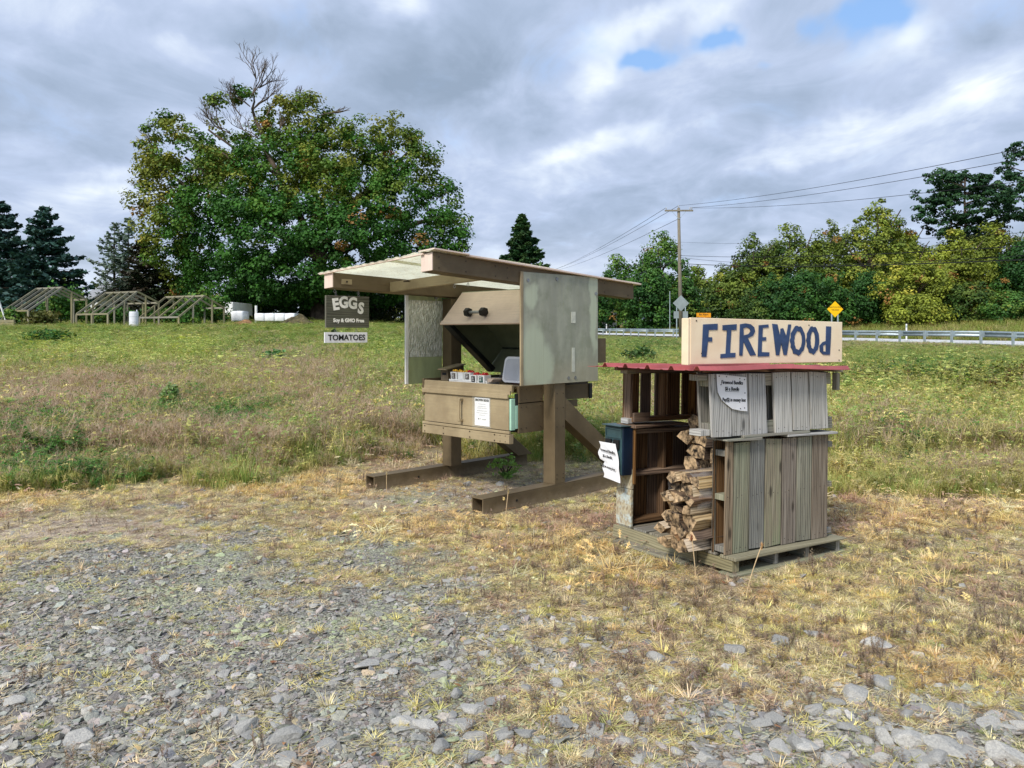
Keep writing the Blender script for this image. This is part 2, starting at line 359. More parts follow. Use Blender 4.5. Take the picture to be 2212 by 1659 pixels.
# translucent fibreglass roof / wind screens
def m_fibre(name, c, kind):
    m, t, out = newmat(name); ob = t.new('ShaderNodeTexCoord').outputs['Object']
    wet = t.noise(t.vec(ob, (5, 5, 1.5)), 1.0, 5, .6); sp = t.noise(ob, 5, 6, .7); st = t.noise(t.vec(ob, (70, 70, 1.2)), 1.0, 3, .5)
    col = t.mix(t.ramp(wet, .38, .62), c, tuple([x*(.92 if kind == 'sheet' else .78) for x in c[:3]]+[1]))
    if kind == 'frosted':
        fog = None
        for (vy, zz, ry, rz) in ((.62, 1.42, .17, .30), (.74, 1.30, .15, .22), (1.50, 1.9, .06, .5), (.60, 1.95, .10, .12)):
            s = t.new('ShaderNodeSeparateXYZ', {0: t.new('ShaderNodeVectorMath', {0: ob, 1: t.vec(t.noise(ob, 4, 3, .6, out=1), (.16, .16, .16))}, operation='ADD').outputs[0]})
            a = t.math('DIVIDE', t.math('SUBTRACT', s.outputs[1], vy+.08), ry); b = t.math('DIVIDE', t.math('SUBTRACT', s.outputs[2], zz+.08), rz)
            e = t.ramp(t.math('MULTIPLY_ADD', a, a, t.math('MULTIPLY', b, b)), 1.5, .45)
            fog = e if fog is None else t.math('MAXIMUM', fog, e)
        col = t.mix(t.math('MULTIPLY', t.ramp(sp, .42, .66), .35), col, srgb(126, 134, 104)); col = t.mix(t.math('MULTIPLY', t.ramp(t.new('ShaderNodeSeparateXYZ', {0: ob}).outputs[2], 1.42, 1.2), .35), col, srgb(196, 180, 150))
        col = t.mix(t.math('MULTIPLY', fog, .85), col, srgb(214, 222, 194))
        col = t.mix(t.math('MULTIPLY', t.ramp(st, .52, .75), .3), col, srgb(180, 180, 140))
    if kind == 'sheet': col = t.mix(t.math('MULTIPLY', t.ramp(st, .5, .7), .5), col, srgb(206, 190, 160))
    d = t.new('ShaderNodeBsdfPrincipled', {'Base Color': col, 'Roughness': .30, 'Specular IOR Level': .5})
    tr = t.new('ShaderNodeBsdfTranslucent', {'Color': col}); ms = t.new('ShaderNodeMixShader', {0: .8 if kind == 'sheet' else .25})
    b = t.new('ShaderNodeBump', {'Strength': .3, 'Distance': .004, 'Height': sp}); t.l.new(b.outputs[0], d.inputs['Normal'])
    t.l.new(d.outputs[0], ms.inputs[1]); t.l.new(tr.outputs[0], ms.inputs[2]); t.l.new(ms.outputs[0], out.inputs[0]); return m
M['sheet'] = m_fibre('translucent_roof_sheet', srgb(250, 250, 236), 'sheet')
M['frost'] = m_fibre('frosted_wind_screen', srgb(192, 194, 172), 'frosted')
M['greenpanel'] = m_fibre('pale_green_wind_screen', srgb(196, 206, 160), 'plain')
def m_foil():
    m, t, out = newmat('crinkled_foil_insulation'); ob = t.new('ShaderNodeTexCoord').outputs['Object']
    v = t.new('ShaderNodeTexVoronoi', {'Scale': 1.0}); t.l.new(t.vec(ob, (70, 70, 34)), v.inputs[0]); n = t.noise(t.vec(ob, (60, 60, 14)), 1.0, 3, .7)
    c = t.mix(t.ramp(n, .35, .65), srgb(186, 192, 172), srgb(250, 252, 244)); surf(t, out, c, .3, v.outputs[0], .9, .01, .35, .5); return m
M['foil'] = m_foil()
def m_glassy(name, tint, op=.35):
    m, t, out = newmat(name); g = t.new('ShaderNodeBsdfPrincipled', {'Base Color': tint, 'Roughness': .12, 'Specular IOR Level': .7})
    tp = t.new('ShaderNodeBsdfTransparent'); ms = t.new('ShaderNodeMixShader', {0: op})
    ob = t.new('ShaderNodeTexCoord').outputs['Object']; b = t.new('ShaderNodeBump', {'Strength': .5, 'Distance': .01, 'Height': t.noise(ob, 14, 4, .6)}); t.l.new(b.outputs[0], g.inputs['Normal'])
    t.l.new(tp.outputs[0], ms.inputs[1]); t.l.new(g.outputs[0], ms.inputs[2]); t.l.new(ms.outputs[0], out.inputs[0]); return m
M['sleeve'] = m_glassy('clear_plastic_sleeve', srgb(236, 240, 232), .14)
M['wrap'] = m_glassy('clear_stretch_wrap', srgb(240, 240, 240), .16)
M['plexi'] = m_glassy('tinted_back_panel', srgb(70, 78, 66), .6)
M['leaf'] = m_leaf('leaf', .2); M['ileaf'] = m_leaf('grass_blade', .16, True); M['needle'] = m_leaf('needle', .12)
M['bark_t'] = m_plain('tree_bark', srgb(92, 80, 68), .9, .3, 3, bump=.8)

def text(name, s, size, org, xd, up, mat, parent, bold=0.0, align='CENTER', sx=1.0, depth=.0012):
    cu = bpy.data.curves.new('t', 'FONT'); cu.body = s; cu.size = size; cu.align_x = align; cu.align_y = 'CENTER'; cu.offset = bold; cu.extrude = depth; cu.resolution_u = 3
    o = bpy.data.objects.new('t', cu); COL.objects.link(o); bpy.context.view_layer.update()
    me = bpy.data.meshes.new_from_object(o.evaluated_get(bpy.context.evaluated_depsgraph_get())); bpy.data.objects.remove(o)
    me.materials.clear(); me.materials.append(mat); me.name = name
    xd = Vector(xd).normalized(); up = Vector(up).normalized(); n = xd.cross(up)
    m = Matrix((xd*sx, up, n)).transposed().to_4x4(); m.translation = Vector(org)
    me.transform(m); return link(name, me, parent)
def curvepoly(name, polys, org, xd, up, mat, parent, depth=.002):
    """filled 2-D outlines, holes by nesting"""
    cu = bpy.data.curves.new('p', 'CURVE'); cu.dimensions = '2D'; cu.fill_mode = 'BOTH'; cu.extrude = depth
    for pl in polys:
        sp = cu.splines.new('POLY'); sp.points.add(len(pl)-1); sp.use_cyclic_u = True
        for i, p in enumerate(pl): sp.points[i].co = (p[0], p[1], 0, 1)
    o = bpy.data.objects.new('t', cu); COL.objects.link(o); bpy.context.view_layer.update()
    me = bpy.data.meshes.new_from_object(o.evaluated_get(bpy.context.evaluated_depsgraph_get())); bpy.data.objects.remove(o)
    me.materials.clear(); me.materials.append(mat); me.name = name
    xd = Vector(xd).normalized(); up = Vector(up).normalized(); n = xd.cross(up)
    m = Matrix((xd, up, n)).transposed().to_4x4(); m.translation = Vector(org); me.transform(m)
    return link(name, me, parent)

# ============================================================ EGG STAND (local x = along its front to the right, y = back, z up)
EO = (-.254, 6.97, 0); ER = (0, 0, rad(-45))
egg = thing('egg_stand', 'brown painted timber farm stand with translucent roof on two square skids', 'farm stand', EO, ER)
def hollow(x0, x1, y0, y1, z0, z1, t=.012):      # square tube open at the front end
    m = MB(); m.box(x0, x1, y0, y1, z0, z0+t, la=1); m.box(x0, x1, y0, y1, z1-t, z1, la=1)
    m.box(x0, x0+t, y0, y1, z0+t, z1-t, la=1); m.box(x1-t, x1, y0, y1, z0+t, z1-t, la=1); m.box(x0+t, x1-t, y0+.5, y0+.51, z0+t, z1-t); return m
hollow(-.15, 0, 0, 2.25, -.01, .15).build('skid', M['brown'], egg, .004)
hollow(-1.75, -1.60, -.02, 2.22, -.02, .145).build('skid', M['brown'], egg, .004)
for x0, y, z in ((-.0, .42, .075), (-1.60, .55, .07)):
    MB().tube((x0-.01, y, z), (x0+.003, y, z), .012, n=10).build('skid_bolt', M['rubber'], egg)
MB().box(-.15, 0, .94, 1.09, .15, 2.07).build('post', M['brown'], egg, .004)
MB().box(-1.66, -1.51, .93, 1.08, .146, 1.98).build('post', M['brown'], egg, .004)
for x0, x1, zz in ((-.148, -.002, .151), (-1.655, -1.515, .147)):
    m = MB(); m.prism([(1.091, .98), (1.091, .76), (1.98, zz), (2.22, zz)], 0, x0, x1, la=1); m.build('brace', M['brown'], egg, .004)
# counter carcass: lower egg box, upper boards, moulding
MB().box(-1.43, -.155, .615, 1.10, .66, .93).build('egg_box', M['brown'], egg, .003)
MB().box(-.175, -.149, .60, .935, .655, .935).build('side_board', M['brown'], egg, .003)
MB().box(-.178, -.145, .60, .935, .942, 1.10).build('side_board', M['brown'], egg, .003)
MB().box(-.178, -.145, 1.093, 1.66, .935, 1.085).build('side_board', M['brown'], egg, .003)
MB().box(-.176, -.147, 1.093, 1.45, .86, .93).build('side_board', M['brown'], egg, .003)
MB().box(-.142, -.13, 1.62, 1.665, .93, 1.085).build('bracket', M['rubber'], egg, .002)
MB().box(-1.50, -1.472, .52, 1.66, .95, 1.125).build('side_board', M['brown'], egg, .003)
MB().box(-1.47, -.18, .545, 1.64, 1.075, 1.10, la=0).build('counter_top', M['brown'], egg, .003)
MB().box(-1.47, -.18, 1.62, 1.66, .93, 1.12, la=0).build('back_board', M['brown'], egg, .003)
# front edge: stepped moulding boards
MB().box(-1.46, -.16, .515, .543, 1.045, 1.112).build('front_trim', M['brownlt'], egg, .004)
MB().box(-1.44, -.165, .495, .515, 1.02, 1.062).build('front_trim', M['brownlt'], egg, .004)
MB().box(-1.455, -.18, .478, .496, .985, 1.03).build('front_trim', M['brownlt'], egg, .004)
MB().box(-1.44, -.15, .47, .495, .66, .685).build('front_trim', M['brownlt'], egg, .004)
MB().box(-1.445, -.15, .478, .53, .565, .655).build('front_trim', M['brownlt'], egg, .004)
MB().box(-.30, -.15, .470, .4785, .57, .65).build('joint_plate', M['brownlt'], egg, .002)
dr = MB().box(-1.435, -.185, .50, .53, .688, .984).build('drop_door', M['brownlt'], egg, .003)
m = MB(); m.box(-.855, -.825, .455, .50, .93, .955); m.box(-.855, -.825, .455, .50, .725, .75); m.box(-.85, -.83, .45, .463, .73, .95)
m.build('handle', M['brownlt'], dr, .003)
MB().box(-.182, -.158, .505, .56, .69, .985).build('foam_edge', M['mint'], egg, .004)
MB().box(-.176, -.156, .565, .597, .70, .92).build('foam_edge', M['mint'], egg, .004)
MB().box(-.170, -.158, .562, .598, .92, 1.03).build('gap_board', M['black'], egg)
MB().box(-1.42, -.19, .53, .614, .67, .68).build('box_floor', M['black'], egg)
# roof frame
def rb(u, v):   # underside height of roof beams
    a = (v+.57)/2.77; z0 = 2.118+(1.967-2.118)*a; z1 = 2.035+(1.955-2.035)*a; k = -u/1.58; return z0*(1-k)+z1*k
for x0, x1 in ((-.15, 0), (-1.65, -1.50)):
    v0, v1 = -.56, 2.20; h = .155 if x0 > -1 else .146
    m = MB(); m.hexa([(x, y, rb(x, y)+dz_) for dz_ in (0, h) for y in (v0, v1) for x in (x0, x1)], la=1)
    m.build('roof_beam', M['brown'], egg, .004)
    m = MB(); m.hexa([(x, y, rb(x, v0)+dz_) for dz_ in (.003, h-.003) for y in (v0-.012, v0-.001) for x in (x0+.003, x1-.003)])
    m.build('beam_cap', M['tan'], egg, .003)
m = MB(); m.hexa([(x, y, rb(x, y)+dz_) for dz_ in (.004, .10) for y in (.10, .14) for x in (-1.499, -.151)], la=0); m.build('cross_beam', M['brownlt'], egg, .003)
m = MB(); m.hexa([(x, y, rb(x, y)+dz_) for dz_ in (.004, .10) for y in (1.60, 1.64) for x in (-1.499, -.151)], la=0); m.build('cross_beam', M['brown'], egg, .003)
m = MB(); m.box(-1.649, -1.501, -.53, -.47, 2.07, 2.09); m = MB()
m.box(-1.4995, -1.488, -.48, -.36, 2.075, 2.125); m.build('hook_block', M['brownlt'], egg, .002)
m = MB(); m.tube((-1.489, -.42, 2.10), (-1.480, -.42, 2.10), .009, n=10); m.build('knot_plug', M['nail'], egg)
m = MB(); m.tube((-1.17, .10, 2.115), (-1.17, .05, 2.11), .006); m.tube((-1.20, .05, 2.11), (-1.13, .05, 2.118), .007); m.build('latch', M['nail'], egg)
# roof sheets: slightly wavy translucent panels, overlapping
for k, (x0, x1) in enumerate(((-1.72, -.55), (-.62, .035))):
    nx, ny = 46, 10; V = []; F = []
    for j in range(ny+1):
        for i in range(nx+1):
            x = x0+(x1-x0)*i/nx; y = -.60+2.86*j/ny
            z = rb(x, y)+.150+.004*math.sin(x*52)+(.006 if k else 0)+.004*math.sin(y*3+x*2)+(.009 if x > -.3 else 0)
            V.append((x, y, z))
    for j in range(ny):
        for i in range(nx): a = j*(nx+1)+i; F.append((a, a+1, a+nx+2, a+nx+1))
    o = link('roof_sheet', npmesh('roof_sheet', V, F, M['sheet'], smooth=True), egg)
    so_ = o.modifiers.new('s', 'SOLIDIFY'); so_.thickness = .006; so_.offset = 1
m = MB(); m.hexa([(x, y, rb(x, y)+.168+dz_) for dz_ in (0, .012) for y in (-.59, -.2) for x in (-.16, .05)], la=1); m.build('roof_flashing', M['tan'], egg, .002)
m = MB(); m.hexa([(x, y, rb(x, y)+.156+dz_) for dz_ in (0, .016) for y in (-.2, 2.28) for x in (-.05, .045)], la=1); m.build('roof_flashing', M['tan'], egg, .002)
m = MB(); m.hexa([(x, y, rb(x, y)+.140+dz_) for dz_ in (0, .014) for y in (-.595, -.575) for x in (-1.70, -.10)], la=0); m.build('roof_flashing', M['tan'], egg, .002)
# wind screens
sc = MB().box(.004, .016, .49, 1.575, 1.12, 2.165, la=2).build('wind_screen', M['frost'], egg)
MB().box(.002, .020, .455, .49, 1.118, 2.167).build('cleat', M['brownlt'], sc, .003)
for y, z in ((.55, 2.09), (1.54, 2.0), (1.12, 1.165), (1.22, 1.165), (.95, 2.12)):
    MB().tube((.016, y, z), (.022, y, z), .017, n=12).build('washer', M['steel'], sc)
for y0, y1, z0, z1 in ((1.16, 1.225, 1.70, 1.81), (1.17, 1.215, 1.22, 1.46)):
    MB().box(.0165, .0185, y0, y1, z0, z1).build('tape_patch', M['tape'], sc)
MB().box(.001, .003, 1.58, 1.72, 1.30, 1.55).build('brace_plate', M['brown'], egg)
m = MB(); m.prism([(1.576, 1.22), (1.576, 1.60), (1.74, 1.42)], 0, -.06, -.045); m.build('corner_board', M['brown'], egg, .002)
s2 = MB().box(-1.672, -1.660, .44, .925, 1.06, 2.10, la=2).build('wind_screen', M['greenpanel'], egg)
MB().box(-1.659, -1.654, .452, .925, 1.345, 1.955, la=2).build('foil_sheet', M['foil'], s2)
MB().box(-1.660, -1.640, .41, .448, 1.06, 2.02).build('cleat', M['white'], s2, .003)
m = MB(); m.tube((-1.62, .80, 1.99), (-1.60, .80, 1.99), .02, n=12); m.tube((-1.61, .80, 1.97), (-1.61, .80, 1.91), .004); m.build('eye_hook', M['steel'], egg)
MB().box(-1.47, -.16, 1.648, 1.655, 1.10, 1.80).build('back_panel', M['plexi'], egg)
MB().box(-1.47, -.16, 1.640, 1.662, 1.10, 1.20, la=0).build('back_rail', M['olive'], egg, .002)
m = MB()
for y in (.97, 1.06):
    for z in (.20, .24, .70, .88, 1.02): m.tube((-.001, y, z), (.003, y, z), .006, n=6)
for y in (-.5, -.2, .15, .3, 1.7, 2.1): 
    for dz_ in (.03, .12): m.tube((-.001, y, rb(0, y)+dz_), (.004, y, rb(0, y)+dz_), .006, n=6)
for x in (-1.40, -1.1, -.7, -.35, -.27, -.2):
    for z in (.585, .64): m.tube((x, .469, z), (x, .474, z), .006, n=6)
for y in (.63, .70, .90):
    for z in (.97, 1.07, .70, .90): m.tube((-.150, y, z), (-.143, y, z), .005, n=6)
tag(m.build('screw_heads', M['nail'], egg), kind='stuff')
# raised box lid: A front lower, B front upper, C back upper, D hinge corner (y, z)
A_, B_, C_, D_ = (.74, 1.71), (1.05, 2.055), (1.68, 1.43), (1.43, 1.165)
L0, L1 = -1.46, -.19
lid = thing('egg_stand_lid_root', None, None); bpy.data.objects.remove(lid)
def panel(name, p, q, x0, x1, th, mat, parent):
    d = (Vector((q[0], q[1]))-Vector((p[0], p[1]))).normalized(); n = Vector((-d.y, d.x))*th
    m = MB(); m.prism([p, q, (q[0]-n.x, q[1]-n.y), (p[0]-n.x, p[1]-n.y)], 0, x0, x1, la=0); return m.build(name, mat, parent, .003)
def ins(p, q, a): return (p[0]+(q[0]-p[0])*a, p[1]+(q[1]-p[1])*a)
lid = panel('raised_lid', A_, B_, L0, L1, .018, M['tan'], egg)
panel('top_panel', B_, C_, L0, L1, .014, M['olive'], lid); panel('back_wall', C_, D_, L0, L1, .014, M['olive'], lid)
for x0 in (L0, L1-.02):
    m = MB(); m.prism([ins(A_, C_, .02), ins(B_, D_, .03), ins(C_, A_, .02), ins(D_, B_, .03)], 0, x0+.001, x0+.015); m.build('side_wall', M['olive'], lid)
for x0 in (L0, L1-.09):
    m = MB(); m.prism([A_, (A_[0]+.03, A_[1]+.033), (D_[0]+.045, D_[1]+.035), D_], 0, x0-.002, x0+.10, la=1); m.build('rim_board', M['black'], lid, .003)
m = MB(); m.prism([(.722, 1.70), (.752, 1.735), (.768, 1.722), (.738, 1.687)], 0, L0, L1, la=0); m.build('lip_strip', M['tan'], lid, .003)
# dumbbell used as the lid's handle
e = Vector((0, B_[0]-A_[0], B_[1]-A_[1])).normalized(); nn = Vector((0, -e.z, e.y)); bc = Vector((0, A_[0], A_[1]))+e*.095+nn*.055
m = MB(); m.tube(bc+Vector((-1.03, 0, 0)), bc+Vector((-.83, 0, 0)), .016, n=12, m=1)
for a in (-1.075, -.84): m.tube(bc+Vector((a, 0, 0)), bc+Vector((a+.055, 0, 0)), .048, n=6)
m.build('dumbbell_handle', [M['rubber'], M['steel']], lid, .004)
# eye hooks below roof for signs
def ring(m, c, r, th, nrm=(1, 0, 0), n=12):
    c = Vector(c); nr = Vector(nrm); a = nr.orthogonal().normalized(); b = nr.cross(a)
    pts = [c+a*math.cos(2*math.pi*i/n)*r+b*math.sin(2*math.pi*i/n)*r for i in range(n+1)]; m.path(pts, th, 5)
for x, y in ((-.52, .12), (-.33, .12)):
    m = MB(); z = rb(x, y)-.012; m.tube((x, y, z+.02), (x, y, z), .003); ring(m, (x, y, z-.012), .012, .003); m.build('eye_hook', M['steel'], egg)
for y in (-.50, -.23):
    m = MB(); z = rb(-1.575, y); m.tube((-1.575, y, z), (-1.575, y, z-.015), .003); ring(m, (-1.575, y, z-.026), .012, .003); m.build('eye_hook', M['steel'], egg)

def EW(u, v, z): # local to world
    return Vector(EO)+Matrix.Rotation(ER[2], 3, 'Z') @ Vector((u, v, z))
# hanging EGGS sign and TOMATOES sign: local x along the roof beam, y up, facing the camera side
ev = Matrix.Rotation(ER[2], 3, 'Z') @ Vector((0, 1, 0)); 
def hang(name, label, cat, v0, v1, zb, zt, tilt):
    c = EW(-1.575, (v0+v1)/2, (zb+zt)/2); t_ = thing(name, label, cat, c, (0, tilt, ER[2]+rad(90)))
    return t_, (v1-v0), (zt-zb)
# in these things: local x = beam direction (back right), local z = up, local -y faces the viewer
s1, w1, h1 = hang('hanging_sign', 'dark green wooden sign reading EGGS in white, hung from the roof beam', 'sign', -.605, -.105, 1.655, 1.965, rad(0))
MB().box(-w1/2, w1/2, -.009, .009, -h1/2, h1/2, la=0).build('board', M['eggsign'], s1, .002)
m = MB(); m.box(-w1/2-.001, -w1/2+.006, -.0095, -.005, -h1/2, h1/2); m.box(-w1/2+.006, w1/2, -.0095, -.006, h1/2-.006, h1/2+.001); m.build('worn_edge', M['treated'], s1)
for ch, x, z, sz, tl in (('E', -.140, .067, .150, 8), ('G', -.050, .088, .150, 2), ('G', .055, .083, .150, -2), ('S', .150, .035, .150, -8)):
    a = rad(tl); text('letter', ch, sz, (x, -.0105, z), (math.cos(a), 0, math.sin(a)), (-math.sin(a), 0, math.cos(a)), M['letter'], s1, .007, sx=.95)
text('lettering', 'Soy & GMO Free', .050, (.01, -.0105, -.085), (1, 0, .0), (0, 0, 1), M['letter'], s1, .0022, sx=1.0)
for x in (-.13, .13):
    m = MB(); ring(m, (x, 0, h1/2+.010), .010, .0025, (0, 1, 0)); m.tube((x, 0, h1/2+.018), (x, 0, h1/2+.052), .0025); m.build('hanging_loop', M['steel'], s1)
s3, w3, h3 = hang('hanging_sign', 'white sign reading TOMATOES hooked below the green eggs sign', 'sign', -.615, -.125, 1.508, 1.610, 0)
MB().box(-w3/2, w3/2, -.006, .006, -h3/2, h3/2, la=0).build('board', M['paper'], s3, .001)
text('lettering', 'TOMATOES', .078, (.005, -.0075, -.003), (1, 0, 0), (0, 0, 1), M['ink'], s3, .0014, sx=1.04)
for x in (-.12, .12):
    m = MB(); ring(m, (x, 0, h3/2+.012), .011, .0022, (0, 1, 0)); m.tube((x, 0, h3/2+.02), (x, 0, h3/2+.05), .002); m.build('hanging_loop', M['steel'], s3)

# BROWN EGGS notice in a plastic sleeve on the drop door
nt = thing('paper_notice', 'white BROWN EGGS notice in a clear sleeve on the brown drop door', 'notice', EW(-.545, .499, .84), (0, 0, ER[2]))
def wavy(name, w_, h_, y, amp, mat, parent, nx=10, nz=10, cut=None):
    V = []; F = []
    for j in range(nz+1):
        for i in range(nx+1):
            x = -w_/2+w_*i/nx; z = -h_/2+h_*j/nz
            V.append((x, y-amp*(1+math.sin(x*31+z*17)*math.cos(z*23))*.5, z))
    for j in range(nz):
        for i in range(nx): a = j*(nx+1)+i; F.append((a, a+1, a+nx+2, a+nx+1))
    return link(name, npmesh(name, V, F, mat, smooth=True), parent)
wavy('sheet', .212, .272, -.004, .001, M['paper'], nt); wavy('plastic_sleeve', .262, .305, -.010, .005, M['sleeve'], nt)
text('heading', 'BROWN EGGS', .030, (0, -.0062, .112), (1, 0, 0), (0, 0, 1), M['ink'], nt, .0012, sx=.98)
for k, (z, a) in enumerate(((.075, .10), (.052, .11), (.035, .13), (.010, .14), (-.012, .16), (-.032, .08))):
    m = MB(); x = -a/2
    while x < a/2:
        l = R.uniform(.008, .022); m.box(x, min(x+l, a/2), -.0060, -.0055, z-.0025, z+.0025); x += l+.005
    m.build('faded_line', M['inkgrey'], nt)
m = MB(); m.box(-.055, -.010, -.0064, -.0058, -.071, -.0685); m.beam((-.056, -.0061, -.0695), (-.042, -.0061, -.060), .0004, .003, (1, 0, 1)); m.beam((-.056, -.0061, -.0700), (-.040, -.0061, -.081), .0004, .003, (1, 0, 1)); m.build('arrow', M['ink'], nt)
m = MB(); m.box(.0, .06, -.0060, -.0055, -.076, -.068); m.build('faded_line', M['inkgrey'], nt)

# cash slot box on the counter
cb = thing('cash_slot_box', 'small brown wooden cash box with a slot on the stand counter', 'box', EW(-1.36, .80, 1.10), (0, 0, ER[2]+rad(4)))
m = MB(); m.prism([(-.10, 0), (.14, 0), (.14, .155), (-.10, .115)], 0, -.055, .055, la=1); m.build('body', M['brown'], cb, .003)
m = MB(); m.prism([(-.135, .112), (.155, .162), (.155, .174), (-.135, .124)], 0, -.068, .068, la=1); m.build('lid', M['brownlt'], cb, .002)
MB().box(-.03, .03, -.1025, -.1005, .06, .085).build('slot', M['ink'], cb)
# tomatoes in cartons on a tray
tray = thing('carton_tray', 'flat cream cardboard tray holding the cherry tomato cartons', 'tray', EW(-.90, .68, 1.10), (0, 0, ER[2]+rad(1)))
m = MB(); m.box(-.26, .30, -.075, .10, 0, .018); m.box(-.26, .30, -.078, -.073, .018, .030); m.box(-.262, -.257, -.075, .10, .018, .03); m.build('tray_base', M['white'], tray, .001)
for k in range(3): MB().box(.08+.01*k, .33+.012*k, -.05, .10, .0185+.012*k, .029+.012*k).build('folded_sheet', M['tan'], tray, .001)
def carton(u, v, lab, cat_, fruit, labm, big, dz_):
    c = thing('tomato_carton', lab, 'tomato carton', EW(u, v, 1.10+dz_), (0, 0, ER[2]+R.uniform(-.05, .05)))
    s = .048; h = .085
    m = MB(); m.hexa([(x*(s if z else s*.86), y*(s if z else s*.86), h if z else 0) for z in (0, 1) for y in (-1, 1) for x in (-1, 1)]); m.build('carton', M['white'], c, .002)
    MB().box(-s*.55, s*.55, -s*1.005-.001, -s*.93, .018, .074).build('label', labm, c)
    for q in range(3): MB().box(-s*.38, s*R.uniform(.1, .35), -s*1.005-.003, -s*1.0-.001, .060-q*.015, .065-q*.015).build('label_text', M['white'], c)
    base = bmesh.new(); bmesh.ops.create_icosphere(base, subdivisions=2, radius=1); me = bpy.data.meshes.new('tomato'); base.to_mesh(me); base.free()
    for p in me.polygons: p.use_smooth = True
    me.materials.append(fruit)
    for q in range(13):
        a = R.uniform(0, 6.28); rr = s*.8*math.sqrt(R.random()); sz = R.uniform(.010, .0135)*big
        link('tomato', me, c, (math.cos(a)*rr, math.sin(a)*rr, h+R.uniform(.0, .016)), (R.random(), R.random(), 0), (sz, sz, sz*.9))
carton(-1.105, .66, 'carton of yellow cherry tomatoes at the end nearest the cash box', '', M['tomyel'], M['tombl'], 1.0, .018)
carton(-1.000, .665, 'carton of orange yellow cherry tomatoes between yellow and red ones', '', M['tomyel'], M['paper'], 1.0, .018)
carton(-.895, .66, 'carton of red cherry tomatoes with brown label on the tray', '', M['tomred'], M['tombl'], 1.05, .018)
carton(-.775, .635, 'carton of red tomatoes with black writing, second from the cooler', '', M['tomred'], M['ink'], 1.1, .0)
carton(-.660, .63, 'white tomato carton with green label standing beside the cooler', '', M['tomred'], M['tomgr'], 1.1, .0)
# cooler with its white lid leaning open
cl = thing('cooler', 'red cooler with its white rounded lid tipped open beside the tomatoes', 'cooler', EW(-.36, .80, 1.10), (0, 0, ER[2]))
def rrect(w_, h_, r, n=6):
    pts = []
    for cx_, cy_, a0 in ((w_/2-r, h_/2-r, 0), (-w_/2+r, h_/2-r, 90), (-w_/2+r, -h_/2+r, 180), (w_/2-r, -h_/2+r, 270)):
        for i in range(n+1): a = rad(a0+90*i/n); pts.append((cx_+math.cos(a)*r, cy_+math.sin(a)*r))
    return pts
m = MB(); m.prism([(x, z+.13) for x, z in rrect(.34, .26, .05)], 1, -.02, .0); o = m.build('lid', M['coolwhite'], cl, .003); o.rotation_euler = (rad(-12), 0, 0); o.location = (-.02, -.02, .012)
m = MB(); m.prism([(x, z+.13) for x, z in rrect(.29, .21, .04)], 1, -.024, -.019); l2 = m.build('lid_recess', m_plain('cooler_lid_recess', srgb(196, 198, 206), .4, .03), o, .002)
m = MB(); m.prism(rrect(.30, .22, .04), 2, 0, .035); o = m.build('body', M['coolred'], cl, .003); o.location = (.02, .13, 0.001)
m = MB(); m.prism([(x, y) for x, y in rrect(.32, .24, .05)], 2, .036, .05); o = m.build('rim', M['coolwhite'], cl, .003); o.location = (.02, .13, 0.001)

# ============================================================ FIREWOOD SHED (local x along the slatted face, y along the open side, z up)
FO = (1.508, 5.29, 0); FR = rad(33.5)
fw = thing('firewood_shed', 'open firewood stall made of weathered pallets under a red corrugated roof', 'firewood stall', FO, (0, rad(1.2), FR))
FM = Matrix.Rotation(FR, 3, 'Z') @ Matrix.Rotation(rad(1.2), 3, 'Y')
def FW(x, y, z): return Vector(FO)+FM @ Vector((x, y, z))
def board(name, x0, x1, y0, y1, z0, z1, mat, parent, la, shear=0.0, nails=(), nface=None, jit=.006):
    """one board; shear moves its top along x; nails: list of (a,z) on face nface ('-y' or '-x')"""
    m = MB(); jz = [R.uniform(-jit, jit) for _ in range(4)]
    vs = [(x0, y0, z0+jz[0]), (x1, y0, z0+jz[1]), (x0, y1, z0+jz[0]), (x1, y1, z0+jz[1]), (x0+shear, y0, z1+jz[2]), (x1+shear, y0, z1+jz[3]), (x0+shear, y1, z1+jz[2]), (x1+shear, y1, z1+jz[3])]
    m.hexa(vs, la=la)
    for a, z in nails:
        if nface == '-y': sh = shear*(z-z0)/(z1-z0); m.tube((a+sh, y0-.0012, z), (a+sh, y0+.002, z), .0042, n=6, m=1)
        else: m.tube((x0-.0012, a, z), (x0+.002, a, z), .0042, n=6, m=1)
    return m.build(name, [mat, M['nail']], parent, .0022)
# base pallet
bp = MB().box(-.04, .0, .0, 1.13, .016, .098, la=1).build('base_pallet', M['treated'], fw, .003)
for x in (.36, .70, 1.06): MB().box(x, x+.042, .0, 1.13, .016, .098, la=1).build('stringer', M['pallet'], bp, .003)
for k in range(7): board('deck_board', -.075, 1.14, .0+.17*k-.035, .0+.17*k+.10, .099, .118, M['treated'] if k == 0 else M['pallet'], bp, 0)
for k in range(4): board('bottom_board', -.10, 1.15, -.04+.33*k, .09+.33*k, -.004, .015, M['pallet'], bp, 0)
board('skirt_board', -.068, -.042, .0, .33, .018, .096, M['treated'], bp, 1); board('skirt_board', -.105, -.08, .30, 1.15, .02, .115, M['treated'], bp, 1); board('skirt_board', -.19, -.108, .34, 1.05, .0, .022, M['pallet'], bp, 1)
